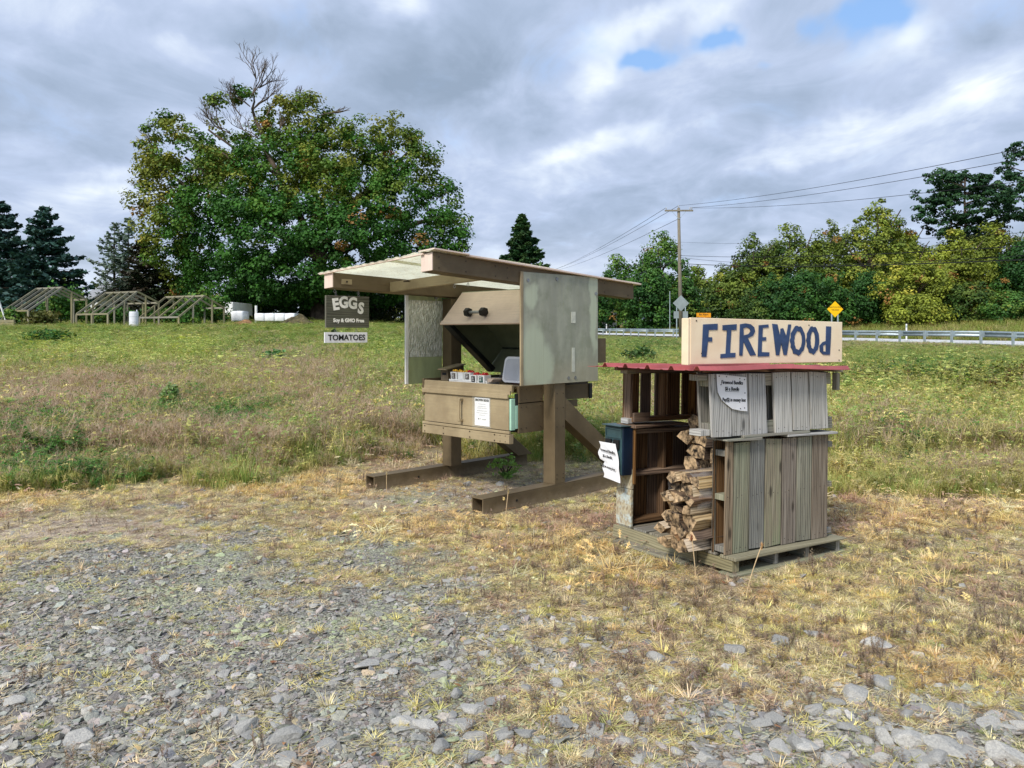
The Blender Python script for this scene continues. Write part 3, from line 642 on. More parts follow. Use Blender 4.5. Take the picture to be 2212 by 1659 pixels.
# wall pallets
def hpallet(pname, x0, x1, y0, z0, z1, widths, mat, gapfrac, shear, inner=True, seed=1, mats=None):
    """wall pallet in a plane of constant y, outer boards at y0 facing -y"""
    rr = random.Random(seed); root = None; x = x0
    for k, (wd, gp) in enumerate(widths):
        nl = []
        for zz in ((z0+.03, (z0+z1)/2, z1-.03) if z1-z0 > .6 else (z0+.03, z1-.03)):
            nl += [(x+wd*f+rr.uniform(-.008, .008), zz+rr.uniform(-.01, .01)) for f in (.2, .5, .8)[:rr.choice((2, 3))]]
        b = board(pname if root is None else 'board', x, x+wd, y0+rr.uniform(0, .004), y0+.019, z0+rr.uniform(-.006, .006), z1+rr.uniform(-.008, .006), (mats or {}).get(k, mat), root or fw, 2, shear, nl, '-y')
        root = root or b; x += wd+gp
    zs = (z0+.01, (z0+z1)/2-.02, z1-.10) if z1-z0 > .6 else (z0, z1-.09)
    for k, z in enumerate(zs):
        MB().hexa([(xx+shear*(zz-z0)/(z1-z0), yy, zz) for zz in (z, z+.04 if z1-z0 > .6 else z+.085) for yy in (y0+.0195, y0+.105) for xx in (x0+.004, x1-.004)], la=0).build('rail', M['pallet'], root, .003)
    if inner:
        x = x0
        while x < x1-.05:
            wd = rr.uniform(.09, .14); wd = min(wd, x1-x)
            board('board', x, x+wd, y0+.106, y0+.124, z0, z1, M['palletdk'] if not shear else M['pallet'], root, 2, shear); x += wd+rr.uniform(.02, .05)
    return root
# lower slatted face: 7 boards
hpallet('lower_wall_pallet', -.082, 1.095, .045, .124, .875, [(.068, .010), (.152, .010), (.147, .012), (.165, .013), (.151, .012), (.162, .013), (.182, 0)], M['pallet'], 0, 0, seed=3, mats={0: M['pbrown'], 1: M['pgreen'], 2: M['pblue'], 3: M['pallet'], 4: M['pbrown'], 5: M['pgreen'], 6: M['pbrown']})
board('board', -.082, -.0615, .151, .171, .12, .88, M['pallet'], fw, 2)
# ledge boards between tiers
board('ledge_board', -.13, .22, .0, .19, .882, .899, M['pallet'], fw, 0); board('ledge_board', .05, .75, .01, .17, .9005, .914, M['pallet'], fw, 0, jit=.003); board('ledge_board', .5, 1.07, .005, .17, .882, .897, M['pallet2'], fw, 0, jit=.003)
# upper slatted face, leaning back to the left
hpallet('upper_wall_pallet', -.235, 1.075, .030, .918, 1.335, [(.185, .008), (.170, .012), (.17, .086), (.182, .016), (.18, .018), (.20, 0)], M['pallet2'], 0, -.035, seed=5)
MB().box(-.33, -.237, .05, .15, .925, .965).build('cleat', M['pallet2'], fw, .003)
MB().box(-.36, -.272, .05, .13, 1.285, 1.325).build('cleat', M['treated'], fw, .003)
# far wall, seen from inside through the open side
def iwall(pname, x0, x1, y0, z0, z1, seed, mat, gaps):
    rr = random.Random(seed); x = x0; root = None
    while x < x1-.06:
        wd = min(rr.uniform(.10, .16), x1-x); b = board(pname if root is None else 'board', x, x+wd, y0+.10, y0+.118, z0, z1, mat, root or fw, 2); root = root or b; x += wd+rr.uniform(*gaps)
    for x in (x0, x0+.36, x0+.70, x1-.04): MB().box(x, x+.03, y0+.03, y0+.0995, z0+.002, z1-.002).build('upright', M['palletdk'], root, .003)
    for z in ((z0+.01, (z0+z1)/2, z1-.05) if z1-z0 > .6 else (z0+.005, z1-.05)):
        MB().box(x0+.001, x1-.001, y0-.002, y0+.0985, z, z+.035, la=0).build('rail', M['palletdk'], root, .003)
    return root
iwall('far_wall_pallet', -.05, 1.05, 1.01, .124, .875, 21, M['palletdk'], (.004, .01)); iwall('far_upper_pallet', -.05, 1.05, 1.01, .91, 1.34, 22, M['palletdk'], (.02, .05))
board('shelf_board', -.09, .5, .93, 1.15, .882, .90, M['palletdk'], fw, 0); MB().box(-.09, -.03, 1.02, 1.10, .905, .945).build('block', M['pallet2'], fw, .003)
MB().box(-.06, .10, .975, 1.0, .92, .99).build('block', M['palletdk'], fw, .003); MB().box(-.12, -.03, 1.0, 1.08, 1.29, 1.335).build('cleat', M['treated'], fw, .003)
# back wall (plane of constant x)
def bwall(pname, x0, y0, y1, z0, z1, seed, gaps):
    rr = random.Random(seed); y = y0; root = None
    while y < y1-.06:
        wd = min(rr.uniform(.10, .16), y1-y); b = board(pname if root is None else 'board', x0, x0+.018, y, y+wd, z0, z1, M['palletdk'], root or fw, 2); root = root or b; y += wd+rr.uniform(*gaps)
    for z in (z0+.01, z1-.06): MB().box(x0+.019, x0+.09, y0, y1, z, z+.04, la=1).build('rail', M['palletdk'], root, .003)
bwall('back_wall_pallet', .96, .19, .98, .124, .875, 31, (.01, .03)); bwall('back_upper_pallet', .96, .17, .98, .91, 1.33, 32, (.02, .05))
MB().box(1.085, 1.125, .03, .07, 1.20, 1.33).build('cleat', M['treated'], fw, .003); MB().box(1.055, 1.15, .02, .06, 1.335, 1.375).build('cleat', M['pallet'], fw, .003)
# end of the far wall below the money box: chipped painted board pieces
def m_chip():
    m, t, out = newmat('peeling_strand_board'); uv = t.new('ShaderNodeTexCoord').outputs['Object']; v = t.new('ShaderNodeTexVoronoi', {'Scale': 1.0}, feature='F1'); t.l.new(t.vec(uv, (60, 60, 26)), v.inputs[0])
    n = t.noise(uv, 9, 5, .7); c = t.mix(t.ramp(v.outputs[0], .2, .6), srgb(150, 132, 108), srgb(184, 176, 150)); c = t.mix(t.ramp(n, .5, .62), c, srgb(190, 200, 196))
    surf(t, out, c, .85, v.outputs[0], .8, .006); return m
M['chip'] = m_chip()
board('end_board', -.075, -.052, .985, 1.155, .125, .40, M['chip'], fw, 2); board('end_board', -.072, -.052, .985, 1.155, .41, .56, M['chip'], fw, 2); board('end_board', -.068, -.052, .96, .982, .45, .87, M['palletdk'], fw, 2)
# roof: red ribbed metal, ribs run along x
V = []; F = []; ys = []; y = -.06
prof = []
for k in range(6):
    c = -.03+.235*k
    prof += [(c-.03, 0), (c-.012, .026), (c+.012, .026), (c+.03, 0), (c+.075, .0), (c+.085, .004), (c+.10, .004), (c+.11, 0), (c+.16, 0)]
prof = [(-.075, 0)]+[p for p in prof if p[0] < 1.12]
nx = 12
for i in range(nx+1):
    x = -.46+1.57*i/nx
    for j, (yy, zz) in enumerate(prof): V.append((x+(.05*((yy+.06)/1.2) if i == 0 else 0), yy, 1.362+zz+.006*math.sin(x*5+yy*4)-(.02*yy)))
n = len(prof)
for i in range(nx):
    for j in range(n-1): a = i*n+j; F.append((a, a+1, a+n+1, a+n))
ro = link('roof_sheet', npmesh('roof_sheet', V, F, M['red']), fw); s_ = ro.modifiers.new('s', 'SOLIDIFY'); s_.thickness = .003; s_.offset = 1
MB().box(-.30, 1.06, .06, .10, 1.338, 1.357, la=0).build('rafter', M['palletdk'], fw, .002); MB().box(-.30, 1.06, .9, .94, 1.32, 1.342, la=0).build('rafter', M['palletdk'], fw, .002)
MB().box(-.2, 1.05, .08, .12, 1.27, 1.335, la=0).build('rafter', M['black'], fw)
# FIREWOOD sign
fs = thing('firewood_sign', 'cream board hand painted FIREWOOD in navy letters standing on the red roof', 'sign', FW(-.452, .03, 1.392), (0, rad(.6), FR))
SWd, SHt = 1.60, .300
MB().box(0, SWd, 0, .018, 0, SHt, la=0).build('board', M['cream'], fs, .003)
m = MB(); m.box(-.022, -.001, .002, .06, -.004, SHt-.004); m.build('end_cleat', M['cream'], fs, .004)
MB().box(.02, 1.58, .019, .05, .0, .03, la=0).build('support_batten', M['treated'], fs, .003)
# letters traced on the board: crop pixels -> board metres
def bl(px, py):
    fx = (px-797)/(2006-797); top = 110+(145-110)*fx; bot = 466+(495-466)*fx
    # perspective along the board: nearer at left
    k = 1.17; u = fx/(k-(k-1)*fx) if True else fx
    return (u*SWd, (bot-py)/(bot-top)*SHt)
def ell(cx_, cy_, rx, ry, n=26, w_=0.06):
    return [(cx_+rx*math.cos(6.283*i/n)*(1+w_*math.sin(3*i)), cy_+ry*math.sin(6.283*i/n)*(1+w_*math.cos(2*i+1))) for i in range(n)]
L_ = [[[(893, 163), (1008, 158), (1008, 205), (938, 208), (934, 262), (965, 262), (965, 296), (932, 296), (920, 413), (883, 410)]],
      [[(1048, 170), (1160, 162), (1158, 208), (1117, 210), (1108, 388), (1152, 388), (1150, 424), (1032, 426), (1034, 395), (1074, 392), (1083, 212), (1048, 210)]],
      [[(1187, 163), (1230, 156), (1272, 164), (1300, 188), (1306, 222), (1290, 256), (1250, 274), (1282, 340), (1316, 412), (1270, 415), (1238, 352), (1215, 300), (1207, 413), (1183, 411), (1184, 280)],
       [(1214, 196), (1240, 188), (1264, 200), (1270, 222), (1254, 242), (1216, 252)]],
      [[(1336, 172), (1412, 165), (1415, 190), (1368, 195), (1365, 268), (1395, 268), (1395, 296), (1363, 298), (1360, 388), (1422, 392), (1420, 424), (1330, 424)]],
      [[(1443, 160), (1485, 165), (1506, 262), (1510, 200), (1530, 196), (1556, 262), (1572, 165), (1594, 166), (1574, 330), (1560, 418), (1536, 418), (1516, 320), (1500, 420), (1475, 418), (1460, 290)]],
      [ell(1648, 300, 60, 123), ell(1651, 300, 31, 78)], [ell(1768, 300, 51, 118), ell(1768, 300, 19, 74)],
      [[(1874, 182), (1914, 184), (1911, 300), (1905, 428), (1850, 425), (1824, 395), (1822, 348), (1846, 318), (1872, 308)], [(1850, 350), (1872, 335), (1872, 400), (1852, 396)]]]
for pl in L_: curvepoly('letter', [[bl(*p) for p in q] for q in pl], (0, -.0026, 0), (1, 0, 0), (0, 0, 1), M['navy'], fs, .0015)
for x, z in ((.1, .07), (1.56, .09), (1.56, .015), (.05, .28), (1.2, .27)): MB().tube((x, -.003, z), (x, .001, z), .005, n=8).build('nail', M['nail'], fs)
# notice on the upper slats
pn = thing('paper_notice', 'torn white Firewood Bundles price notice nailed to the upper slats', 'notice', FW(-.06, .022, 1.205), (0, rad(3.5), FR))
pts = [(-.165, .118), (.125, .106), (.138, .0), (.150, -.122), (.09, -.120), (.0, -.108), (-.035, -.09), (-.10, -.055), (-.145, .0), (-.156, .06)]
curvepoly('sheet', [pts], (0, 0, 0), (1, 0, 0), (0, 0, 1), M['paper'], pn, .0012)
for s, sz, x, z in (('Firewood Bundles', .036, -.012, .066), ('$6 a Bundle', .036, -.01, .024), ('Pay($) in money box', .034, .014, -.048)):
    text('lettering', s, sz, (x, -.0026, z), (1, 0, 0), (0, 0, 1), M['ink'], pn, .0002, sx=.80)
MB().box(-.075, .06, -.0028, -.0020, .006, .0078).build('underline', M['ink'], pn)
m = MB()
for x, z in ((-.14, .105), (-.07, .104), (.06, .095), (.108, .09), (-.12, .05), (.117, -.0), (.12, -.10), (.08, -.105)): m.tube((x, -.004, z), (x, 0, z), .004, n=6)
m.build('tacks', M['ink'], pn)
# money box
mb = thing('money_box', 'navy metal money box with teal front bolted to the stall post', 'money box', FW(-.165, 1.09, .70), (0, rad(1.2), FR))
MB().box(0, .105, -.105, .105, -.185, .185).build('body', M['boxnavy'], mb, .008)
MB().box(-.004, -.0005, -.098, .098, -.178, .178).build('front_plate', M['boxteal'], mb, .002)
m = MB(); m.box(-.010, -.0045, -.092, .092, .095, .104); m.box(-.010, -.0045, -.092, .092, .160, .168); m.box(-.010, -.0045, -.092, -.083, .104, .160); m.box(-.010, -.0045, .083, .092, .104, .160); m.build('slot_frame', M['boxteal'], mb, .001)
MB().box(-.03, .115, -.112, .112, .186, .194).build('hood', M['boxteal'], mb, .003)
for y in (.045, -.045): MB().box(-.022, -.006, y-.032, y+.032, .015, .085).build('strap', M['rubber'], mb, .003)
MB().tube((-.012, 0, .055), (-.004, 0, .055), .012, n=10).build('lock', M['steel'], mb)
MB().box(.106, .125, -.115, -.09, -.17, .19).build('back_board', M['chip'], mb, .003)
bn = thing('paper_notice', 'crumpled torn white price notice hanging on the front of the money box', 'notice', FW(-.188, 1.09, .64), (0, rad(0), FR))
V = []; F = []; nx, nz = 14, 18
for j in range(nz+1):
    z = -.155+.27*j/nz
    for i in range(nx+1):
        f = i/nx; yl = .135-.012*math.sin(j*.9)-(.055 if z < -.02 else 0)*(1 if z < -.02 else 0); yr = -.085-.03*(1-(j/nz))**2+.03*sst(z, .03, .115)
        y = yl+(yr-yl)*f; zz = z-.02*f*(1-j/nz)
        V.append((-.006-.005*math.sin(f*4+j*.35)*math.sin(j*.5)-.004*(1-j/nz), y, zz))
for j in range(nz):
    for i in range(nx): a = j*(nx+1)+i; F.append((a, a+1, a+nx+2, a+nx+1))
link('sheet', npmesh('sheet', V, F, M['paper'], smooth=True), bn)
for s, sz, z, a in (('Firewood Bundles', .030, .052, -.06), ('$6 a Bundle', .030, .010, -.06), ('Pay($) in money box', .027, -.07, -.1)):
    text('lettering', s, sz, (-.022, .02, z), (0, -1, a), (0, 0, 1), M['ink'], bn, .0, sx=.78)

# ---- firewood bundles: split logs with their ends towards the open side
def log(parent, x0, x1, cy, cz, ry, rz, seed, dark=False):
    rr = random.Random(seed); n = rr.choice((3, 4, 4, 5)); a0 = rr.uniform(0, 6.28); pts = []
    for i in range(n):
        a = a0+6.283*i/n+rr.uniform(-.38, .38); q_ = 1.22 if n == 3 else 1.0; pts.append((cy+ry*math.cos(a)*rr.uniform(.78, 1.2)*q_, cz+rz*math.sin(a)*rr.uniform(.78, 1.2)*q_))
    V = []; S = 5; 
    for s in range(S+1):
        f = s/S; x = x0+(x1-x0)*f
        for i, (py, pz) in enumerate(pts):
            k = 1+.06*math.sin(f*5+i*2+seed); w_ = .008
            V.append((x+rr.uniform(-.020, .020)*(1 if s in (0, S) else 0), cy+(py-cy)*k+rr.uniform(-w_, w_)*.6, cz+(pz-cz)*k+rr.uniform(-w_, w_)*.6))
    m = MB(); fs = []; barkside = rr.randrange(n)
    for s in range(S):
        for i in range(n):
            j = (i+1) % n; q = [s*n+i, s*n+j, (s+1)*n+j, (s+1)*n+i]
            vs = [V[k] for k in q]; m.solid(vs, [(0, 1, 2, 3)], 1 if i == barkside else 0, 0, (seed*.7+i*.31, 0))
    m.solid([V[i] for i in range(n)], [tuple(range(n))], 2, 0); m.solid([V[S*n+i] for i in range(n)], [tuple(range(n))], 2, 0)
    me = m.mesh('log', [M['fresh'] if not dark and rr.random() < .75 else M['palletdk'], M['bark'], M['endgrain']])  # dark logs: shade inside the stall is put into the wood colour
    bm = bmesh.new(); bm.from_mesh(me); bmesh.ops.remove_doubles(bm, verts=bm.verts, dist=.0005); bmesh.ops.recalc_face_normals(bm, faces=bm.faces); bm.to_mesh(me); bm.free()
    return link('log', me, parent)
def bundle(label, x, y0, y1, z0, z1, rows, cols, seed, dark=False, wrap=False, L=.42, lean=0.0):
    b = thing('firewood_bundle', label, 'firewood bundle', FW(x, (y0+y1)/2, z0), (0, rad(1.2), FR)); rr = random.Random(seed)
    hw = (y1-y0)/2; h = z1-z0; dy_ = 2*hw/cols; dz_ = h/rows
    for r_ in range(rows):
        for c in range(cols+(r_ % 2)):
            cy = -hw+dy_*(c+.5-(.5 if r_ % 2 else 0)*.8); cy = max(-hw+.03, min(hw-.03, cy)); cz = dz_*(r_+.5)
            log(b, rr.uniform(-.05, .05)+lean*(rows-r_), L+rr.uniform(-.03, .03), cy, cz, dy_*.62*rr.uniform(.85, 1.15), dz_*.62*rr.uniform(.9, 1.15), seed*100+r_*10+c, dark)
    if wrap:
        V = []; F = []; n = 28; S = 10
        for s in range(S+1):
            for i in range(n):
                a = 6.283*i/n; k = 1.10+.05*math.sin(a*5+s)+.03*math.sin(a*11+s*2)
                cy = hw*k*math.copysign(abs(math.cos(a))**.75, math.cos(a)); cz = h/2+h/2*k*math.copysign(abs(math.sin(a))**.75, math.sin(a))
                V.append((.02+(L-.06)*s/S, cy, cz))
        for s in range(S):
            for i in range(n): F.append((s*n+i, s*n+(i+1) % n, (s+1)*n+(i+1) % n, (s+1)*n+i))
        link('plastic_wrap', npmesh('plastic_wrap', V, F, M['wrap'], smooth=True), b)
    return b
bundle('lower bundle of pale split firewood spilling from the stall at deck height', -.25, .19, .48, .12, .37, 3, 3, 3, lean=-.005)
bundle('plastic wrapped bundle of pale split firewood stacked on the lower bundle', -.22, .19, .45, .372, .635, 4, 3, 8, wrap=True)
bundle('bundle of firewood coloured dark for shade at the back beneath the upper slats', .10, .24, .60, .70, 1.0, 3, 3, 12, dark=True, L=.45)
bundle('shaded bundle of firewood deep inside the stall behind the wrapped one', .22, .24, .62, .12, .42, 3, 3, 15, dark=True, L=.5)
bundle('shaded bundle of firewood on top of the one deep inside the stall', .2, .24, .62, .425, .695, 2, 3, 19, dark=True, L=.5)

# ============================================================ GROUND
def gb(xd, yd, cx, cy, rx, ry): return np.exp(-(((xd-cx)/rx)**2+((yd-cy)/ry)**2))
def zones(x, y):
    """weights of what grows or lies on the ground at a place"""
    z = zg(x, y); xd, yd = toD(x, y, z)
    near = y < 2.4; xd = np.where(near, CX+FPX*x/2.4, xd); yd = np.where(near, HOR+FPX*EYE/2.4, yd)
    n1 = fbm(x*.55+9, y*.55+4, 4); n2 = fbm(x*1.9+3, y*1.9+8, 4); n3 = fbm(x*6+1, y*6+2, 3)
    yb = np.interp(xd, [-400, 0, 400, 700, 850, 1000, 1300, 1700, 2212, 2700], [1185, 1180, 1155, 1170, 1200, 1255, 1340, 1420, 1470, 1490])
    ye = np.interp(xd, [-400, 0, 200, 450, 640, 800, 1000, 1350, 1600, 1800, 2212, 2700], [1100, 1090, 1075, 1050, 1035, 1000, 985, 1010, 1080, 1075, 1100, 1100])
    q = (n2-.5)*1.9+(n3-.5)*.7
    grav = sst((yd-yb)/150+q*1.15, -.35, .55)
    grav = grav*(1-.42*sst(xd, 900, 1500)*sst(q, -.35, .35)) ; grav = np.maximum(grav, (.85*sst(yd, 1400, 1600)*sst(q+.35, -.2, .6)))
    stand = gb(xd, yd, 900, 1075, 150, 30)+gb(xd, yd, 1130, 1045, 120, 26)*.6
    grav = np.maximum(grav, .55*np.clip(stand, 0, 1))
    field = sst((ye-yd)/40+(n2-.5)*1.6, -.2, .8)
    field = field*(1-np.clip(stand*1.2, 0, 1))
    dirt = np.clip(gb(xd, yd, 150, 1150, 330, 38)*1.1+stand+gb(xd, yd, 60, 1230, 200, 30)*.6+gb(xd, yd, 1700, 1420, 500, 160)*.5, 0, 1)*(1-field)
    brown = gb(xd, yd, 170, 880, 240, 52)+gb(xd, yd, 20, 900, 150, 40)+gb(xd, yd, 330, 985, 300, 42)+gb(xd, yd, 620, 800, 130, 40)+gb(xd, yd, 690, 900, 150, 50)*.9+gb(xd, yd, 860, 960, 120, 40)+\
        gb(xd, yd, 1900, 950, 110, 50)*.8+gb(xd, yd, 2110, 1010, 140, 40)*.7+gb(xd, yd, 1960, 740, 300, 12)*.5+gb(xd, yd, 1400, 905, 120, 40)*.5
    yel = gb(xd, yd, 300, 770, 190, 34)+gb(xd, yd, 110, 775, 100, 30)*.7+gb(xd, yd, 2010, 885, 190, 50)*.9+gb(xd, yd, 540, 870, 60, 60)*.7+gb(xd, yd, 1050, 800, 900, 14)*.2+gb(xd, yd, 780, 770, 70, 25)*.5
    dkg = gb(xd, yd, 105, 733, 44, 14)*1.4+gb(xd, yd, 380, 925, 160, 24)*.9+gb(xd, yd, 50, 990, 130, 46)*1.1+gb(xd, yd, 510, 925, 60, 28)+gb(xd, yd, 150, 1040, 150, 16)*.9+gb(xd, yd, 1030, 738, 30, 10)+\
        gb(xd, yd, 2010, 815, 190, 34)*.8+gb(xd, yd, 1400, 745, 60, 14)*.8+gb(xd, yd, 590, 752, 40, 10)+gb(xd, yd, 1960, 980, 60, 30)*.6+gb(xd, yd, 880, 1000, 60, 20)*.5
    gold = gb(xd, yd, 690, 1045, 230, 26)+gb(xd, yd, 60, 1070, 150, 22)+gb(xd, yd, 900, 1135, 160, 24)*.8+gb(xd, yd, 2000, 1110, 260, 40)+gb(xd, yd, 1190, 1180, 130, 26)*.6+gb(xd, yd, 1330, 1240, 120, 36)*.5+gb(xd, yd, 2090, 1440, 170, 50)*.9+gb(xd, yd, 1720, 1300, 120, 40)*.3
    rust = gb(xd, yd, 850, 1000, 110, 22)+gb(xd, yd, 1890, 1110, 180, 45)*.8+gb(xd, yd, 1260, 1120, 130, 22)+gb(xd, yd, 2130, 1250, 120, 60)*.6+gb(xd, yd, 480, 1110, 60, 14)*.6
    return dict(xd=xd, yd=yd, grav=grav, field=field, dirt=dirt, brown=brown, yel=yel, dkg=dkg, gold=gold, rust=rust, n1=n1, n2=n2, n3=n3)

def rgh(x, y):      # small unevenness of the trodden ground
    return (fbm(x*8, y*8, 3)-.5)*.014*(1-sst(y, 8, 14)) + (fbm(x*1.6, y*1.6, 3)-.5)*.05*(1-sst(y, 7, 12))*sst(np.hypot(x-1.5, y-5.8), 1.0, 2.2)*sst(np.hypot(x, y-8), 1.5, 2.5)
def zgn(x, y): return zg(x, y)+rgh(np.asarray(x, float), np.asarray(y, float))

def warp(Ys, ts):
    Y, T = np.meshgrid(Ys, ts, indexing='ij'); X = T*(np.maximum(Y, 0)+4.0); return X, Y
Ys = np.concatenate([np.linspace(-12, 1.8, 24)[:-1], np.geomspace(1.8, 60, 340), np.geomspace(61, 900, 60)])
Ts = np.concatenate([np.linspace(-6, -.85, 16)[:-1], np.linspace(-.85, .85, 300), np.linspace(.85, 6, 16)[1:]])
X, Y = warp(Ys, Ts); Z = zg(X, Y)
zz = zones(X.ravel(), Y.ravel())
sh = Y.shape; D_ = raild(X, Y)
Z = Z+rgh(X, Y)-.004
onroad = (D_ > 1.0) & (D_ < 9.5)
Z = np.where((D_ > .6) & (D_ < 9.9), Z-.06*sst(Y, 10, 30), Z)
V = np.stack([X, Y, Z], -1).reshape(-1, 3); ny_, nx_ = sh
ii = (np.arange(ny_-1)[:, None]*nx_+np.arange(nx_-1)[None]).ravel(); F = np.stack([ii, ii+1, ii+nx_+1, ii+nx_], 1)
me = npmesh('ground', V, F, [], smooth=True)
for nm in ('grav', 'field', 'dirt', 'gold', 'brown', 'dkg', 'yel'):
    a = me.attributes.new(nm, 'FLOAT', 'POINT'); a.data.foreach_set('value', np.clip(zz[nm], 0, 1).astype(np.float32))
m, t, out = newmat('field_soil_gravel_and_thatch'); pos = t.new('ShaderNodeNewGeometry').outputs['Position']
at = lambda n: t.new('ShaderNodeAttribute', attribute_name=n).outputs['Fac']
n1 = t.noise(pos, 1.3, 5, .6); n2 = t.noise(pos, 9, 5, .65); n3 = t.noise(pos, 60, 4, .6); n4 = t.noise(t.vec(pos, (160, 160, 60)), 1.0, 3, .6)
soil = t.mix(t.ramp(n2, .35, .65), srgb(140, 122, 104), srgb(184, 168, 148)); soil = t.mix(t.ramp(n3, .5, .75), soil, srgb(206, 194, 174))
thatch = t.mix(t.ramp(n3, .35, .65), srgb(120, 106, 84), srgb(188, 174, 136)); thatch = t.mix(t.ramp(n1, .45, .65), thatch, srgb(148, 132, 112))
base = t.mix(t.ramp(t.math('ADD', at('dirt'), t.math('MULTIPLY', t.math('SUBTRACT', n2, .5), 1.2)), .2, .6), thatch, soil)
vo = t.new('ShaderNodeTexVoronoi', {'Scale': 62.0, 'Randomness': 1.0}); t.l.new(pos, vo.inputs[0])
vs = t.new('ShaderNodeSeparateColor', {0: vo.outputs['Color']})
gcol = t.mix(vs.outputs[0], srgb(134, 131, 122), srgb(172, 168, 158)); gcol = t.mix(t.ramp(n1, .42, .58), gcol, t.mix(.8, gcol, srgb(186, 190, 156)))
gcol = t.mix(t.math('MULTIPLY', t.ramp(vo.outputs[0], .32, .6), .7), gcol, srgb(104, 102, 96))
base = t.mix(t.ramp(t.math('ADD', at('grav'), t.math('MULTIPLY', t.math('SUBTRACT', n2, .5), .9)), .3, .6), base, gcol)
fcol = t.mix(t.ramp(n2, .3, .7), srgb(84, 92, 46), srgb(130, 130, 74)); fcol = t.mix(t.math('MULTIPLY', at('brown'), .8), fcol, srgb(126, 108, 82)); fcol = t.mix(t.math('MULTIPLY', at('yel'), .6), fcol, srgb(150, 152, 80)); fcol = t.mix(t.math('MULTIPLY', at('dkg'), .7), fcol, srgb(66, 88, 42))
base = t.mix(at('field'), base, fcol)
hgt = t.math('MULTIPLY_ADD', n3, .5, t.math('MULTIPLY', t.math('SUBTRACT', 1.0, vo.outputs[0]), .6))
surf(t, out, base, .95, hgt, .9, .018, 0, .1)
me.materials.append(m); g = link('ground', me); tag(g, kind='structure')

# road beyond the guard rail: a strip 4 mm and more above the soil, with white edge lines
def roadpt(s, d):      # s along rail, d beyond it
    base = Vector((24.5, 41.6)); dr_ = Vector((-RA, RB)); nr = Vector((RB, RA)); p = base+dr_*s+nr*d; return p.x, p.y
def strip(name, d0, d1, dz_, mat, s0=-70, s1=330, n=120, nd=4):
    V = []; F = []
    for i in range(n+1):
        s = s0+(s1-s0)*i/n
        for j in range(nd+1):
            x, y = roadpt(s, d0+(d1-d0)*j/nd); V.append((x, y, zf(x, y)+dz_+.05))
    for i in range(n):
        for j in range(nd): a = i*(nd+1)+j; F.append((a, a+1, a+nd+2, a+nd+1))
    return tag(link(name, npmesh(name, V, F, mat, smooth=True)), kind='structure')
M['road'] = m_plain('pale_worn_asphalt', srgb(206, 206, 206), .85, .08, 1.5)
strip('road', 1.0, 9.5, .0, M['road']); strip('road_marking', 1.5, 1.65, .006, M['white']); strip('road_marking', 8.7, 8.85, .006, M['white'])
strip('road_shoulder', .3, 1.0, -.005, m_plain('gravel_shoulder', srgb(168, 160, 146), .9, .2, 4))

# ============================================================ GUARD RAIL, SIGNS, POLE, WIRES
gr = thing('guard_rail', 'long galvanised steel guard rail on posts along the pale road', 'guard rail', (24.5, 41.6, 0))
def rel(p, o): return (p[0]-o[0], p[1]-o[1], p[2]-o[2])
GO = (24.5, 41.6, 0); dr_ = Vector((-RA, RB, 0)); nr = Vector((RB, RA, 0))
prof = [(-.02, .155), (.03, .12), (.05, .095), (.03, .06), (-.02, .02), (-.02, -.02), (.03, -.06), (.05, -.095), (.03, -.12), (-.02, -.155)]
span = 1.905
pm = MB().box(-.055, .055, -.045, .045, -.1, .76).mesh('post', M['galv']); bm_ = MB().box(-.05, .05, -.09, .09, .42, .74).mesh('block', M['galv'])
def railpanel(s0, s1):
    V = []; F = []
    for s in (s0, s1):
        x, y = roadpt(s, .22); zc = zf(x, y)+.58
        for a, b in prof: V.append((x-GO[0]+nr.x*a*-1, y-GO[1]+nr.y*a*-1, zc+b))
    n = len(prof)
    for j in range(n-1): F.append((j, j+1, n+j+1, n+j))
    return V, F
ang = math.atan2(dr_.y, dr_.x)
for k in range(-9, 50):
    s = k*span; x, y = roadpt(s, 0); z = zf(x, y)
    o = link('post', pm, gr, (x-GO[0], y-GO[1], z), (0, 0, ang)); o2 = link('block', bm_, o, (0, -.14, 0))
for k in range(-3, 17):
    V, F = railpanel(k*span*3, (k+1)*span*3-.002); o = link('rail_beam', npmesh('rail_beam', V, F, M['galv'], smooth=True), gr); q = o.modifiers.new('s', 'SOLIDIFY'); q.thickness = .006
V = []; F = []
for k in range(17*3, 40*3, 3):
    v, f = railpanel(k*span, (k+3)*span); b = len(V); V += v; F += [tuple(i+b for i in q) for q in f]
o = link('distant_rail', npmesh('distant_rail', V, F, M['galv']), gr); tag(o, kind='stuff')
# delineator posts
for (xd, Yd, h, lab) in ((1293+17, 96, 1.25, 'thin cream delineator stake behind the far guard rail left of the pole'), (1958, 55, 1.15, 'thin white delineator stake behind the guard rail right of the yellow sign')):
    p = G(xd, Yd); d = thing('delineator', lab, 'marker post', p); MB().box(-.05, .05, -.01, .01, 0, h).build('stake', M['white'], d); MB().box(-.045, .045, -.014, -.0105, h-.25, h-.1).build('reflector', M['galv'], d)
def roadsign(name, label, xd, Yd, ydc, half, mat, poles, txt=None, faceback=False, extra=None):
    p = G(xd, Yd); c = P(xd, ydc, Yd); h = c.z-p.z; s = half*Yd/FPX; t_ = thing(name, label, 'road sign', p)
    m = MB(); m.prism([(0, h-s), (s, h), (0, h+s), (-s, h)], 1, -.01, .0); b = m.build('panel', mat, t_, .004)
    for px in poles: MB().box(px*s-.035, px*s+.035, .012, .07, -.1, h-s*.1).build('pole', M['galv'], t_)
    return t_, s, h
def m_back():
    return m_plain('unpainted_sign_back', srgb(150, 160, 162), .5, .08, 3, metal=.2)
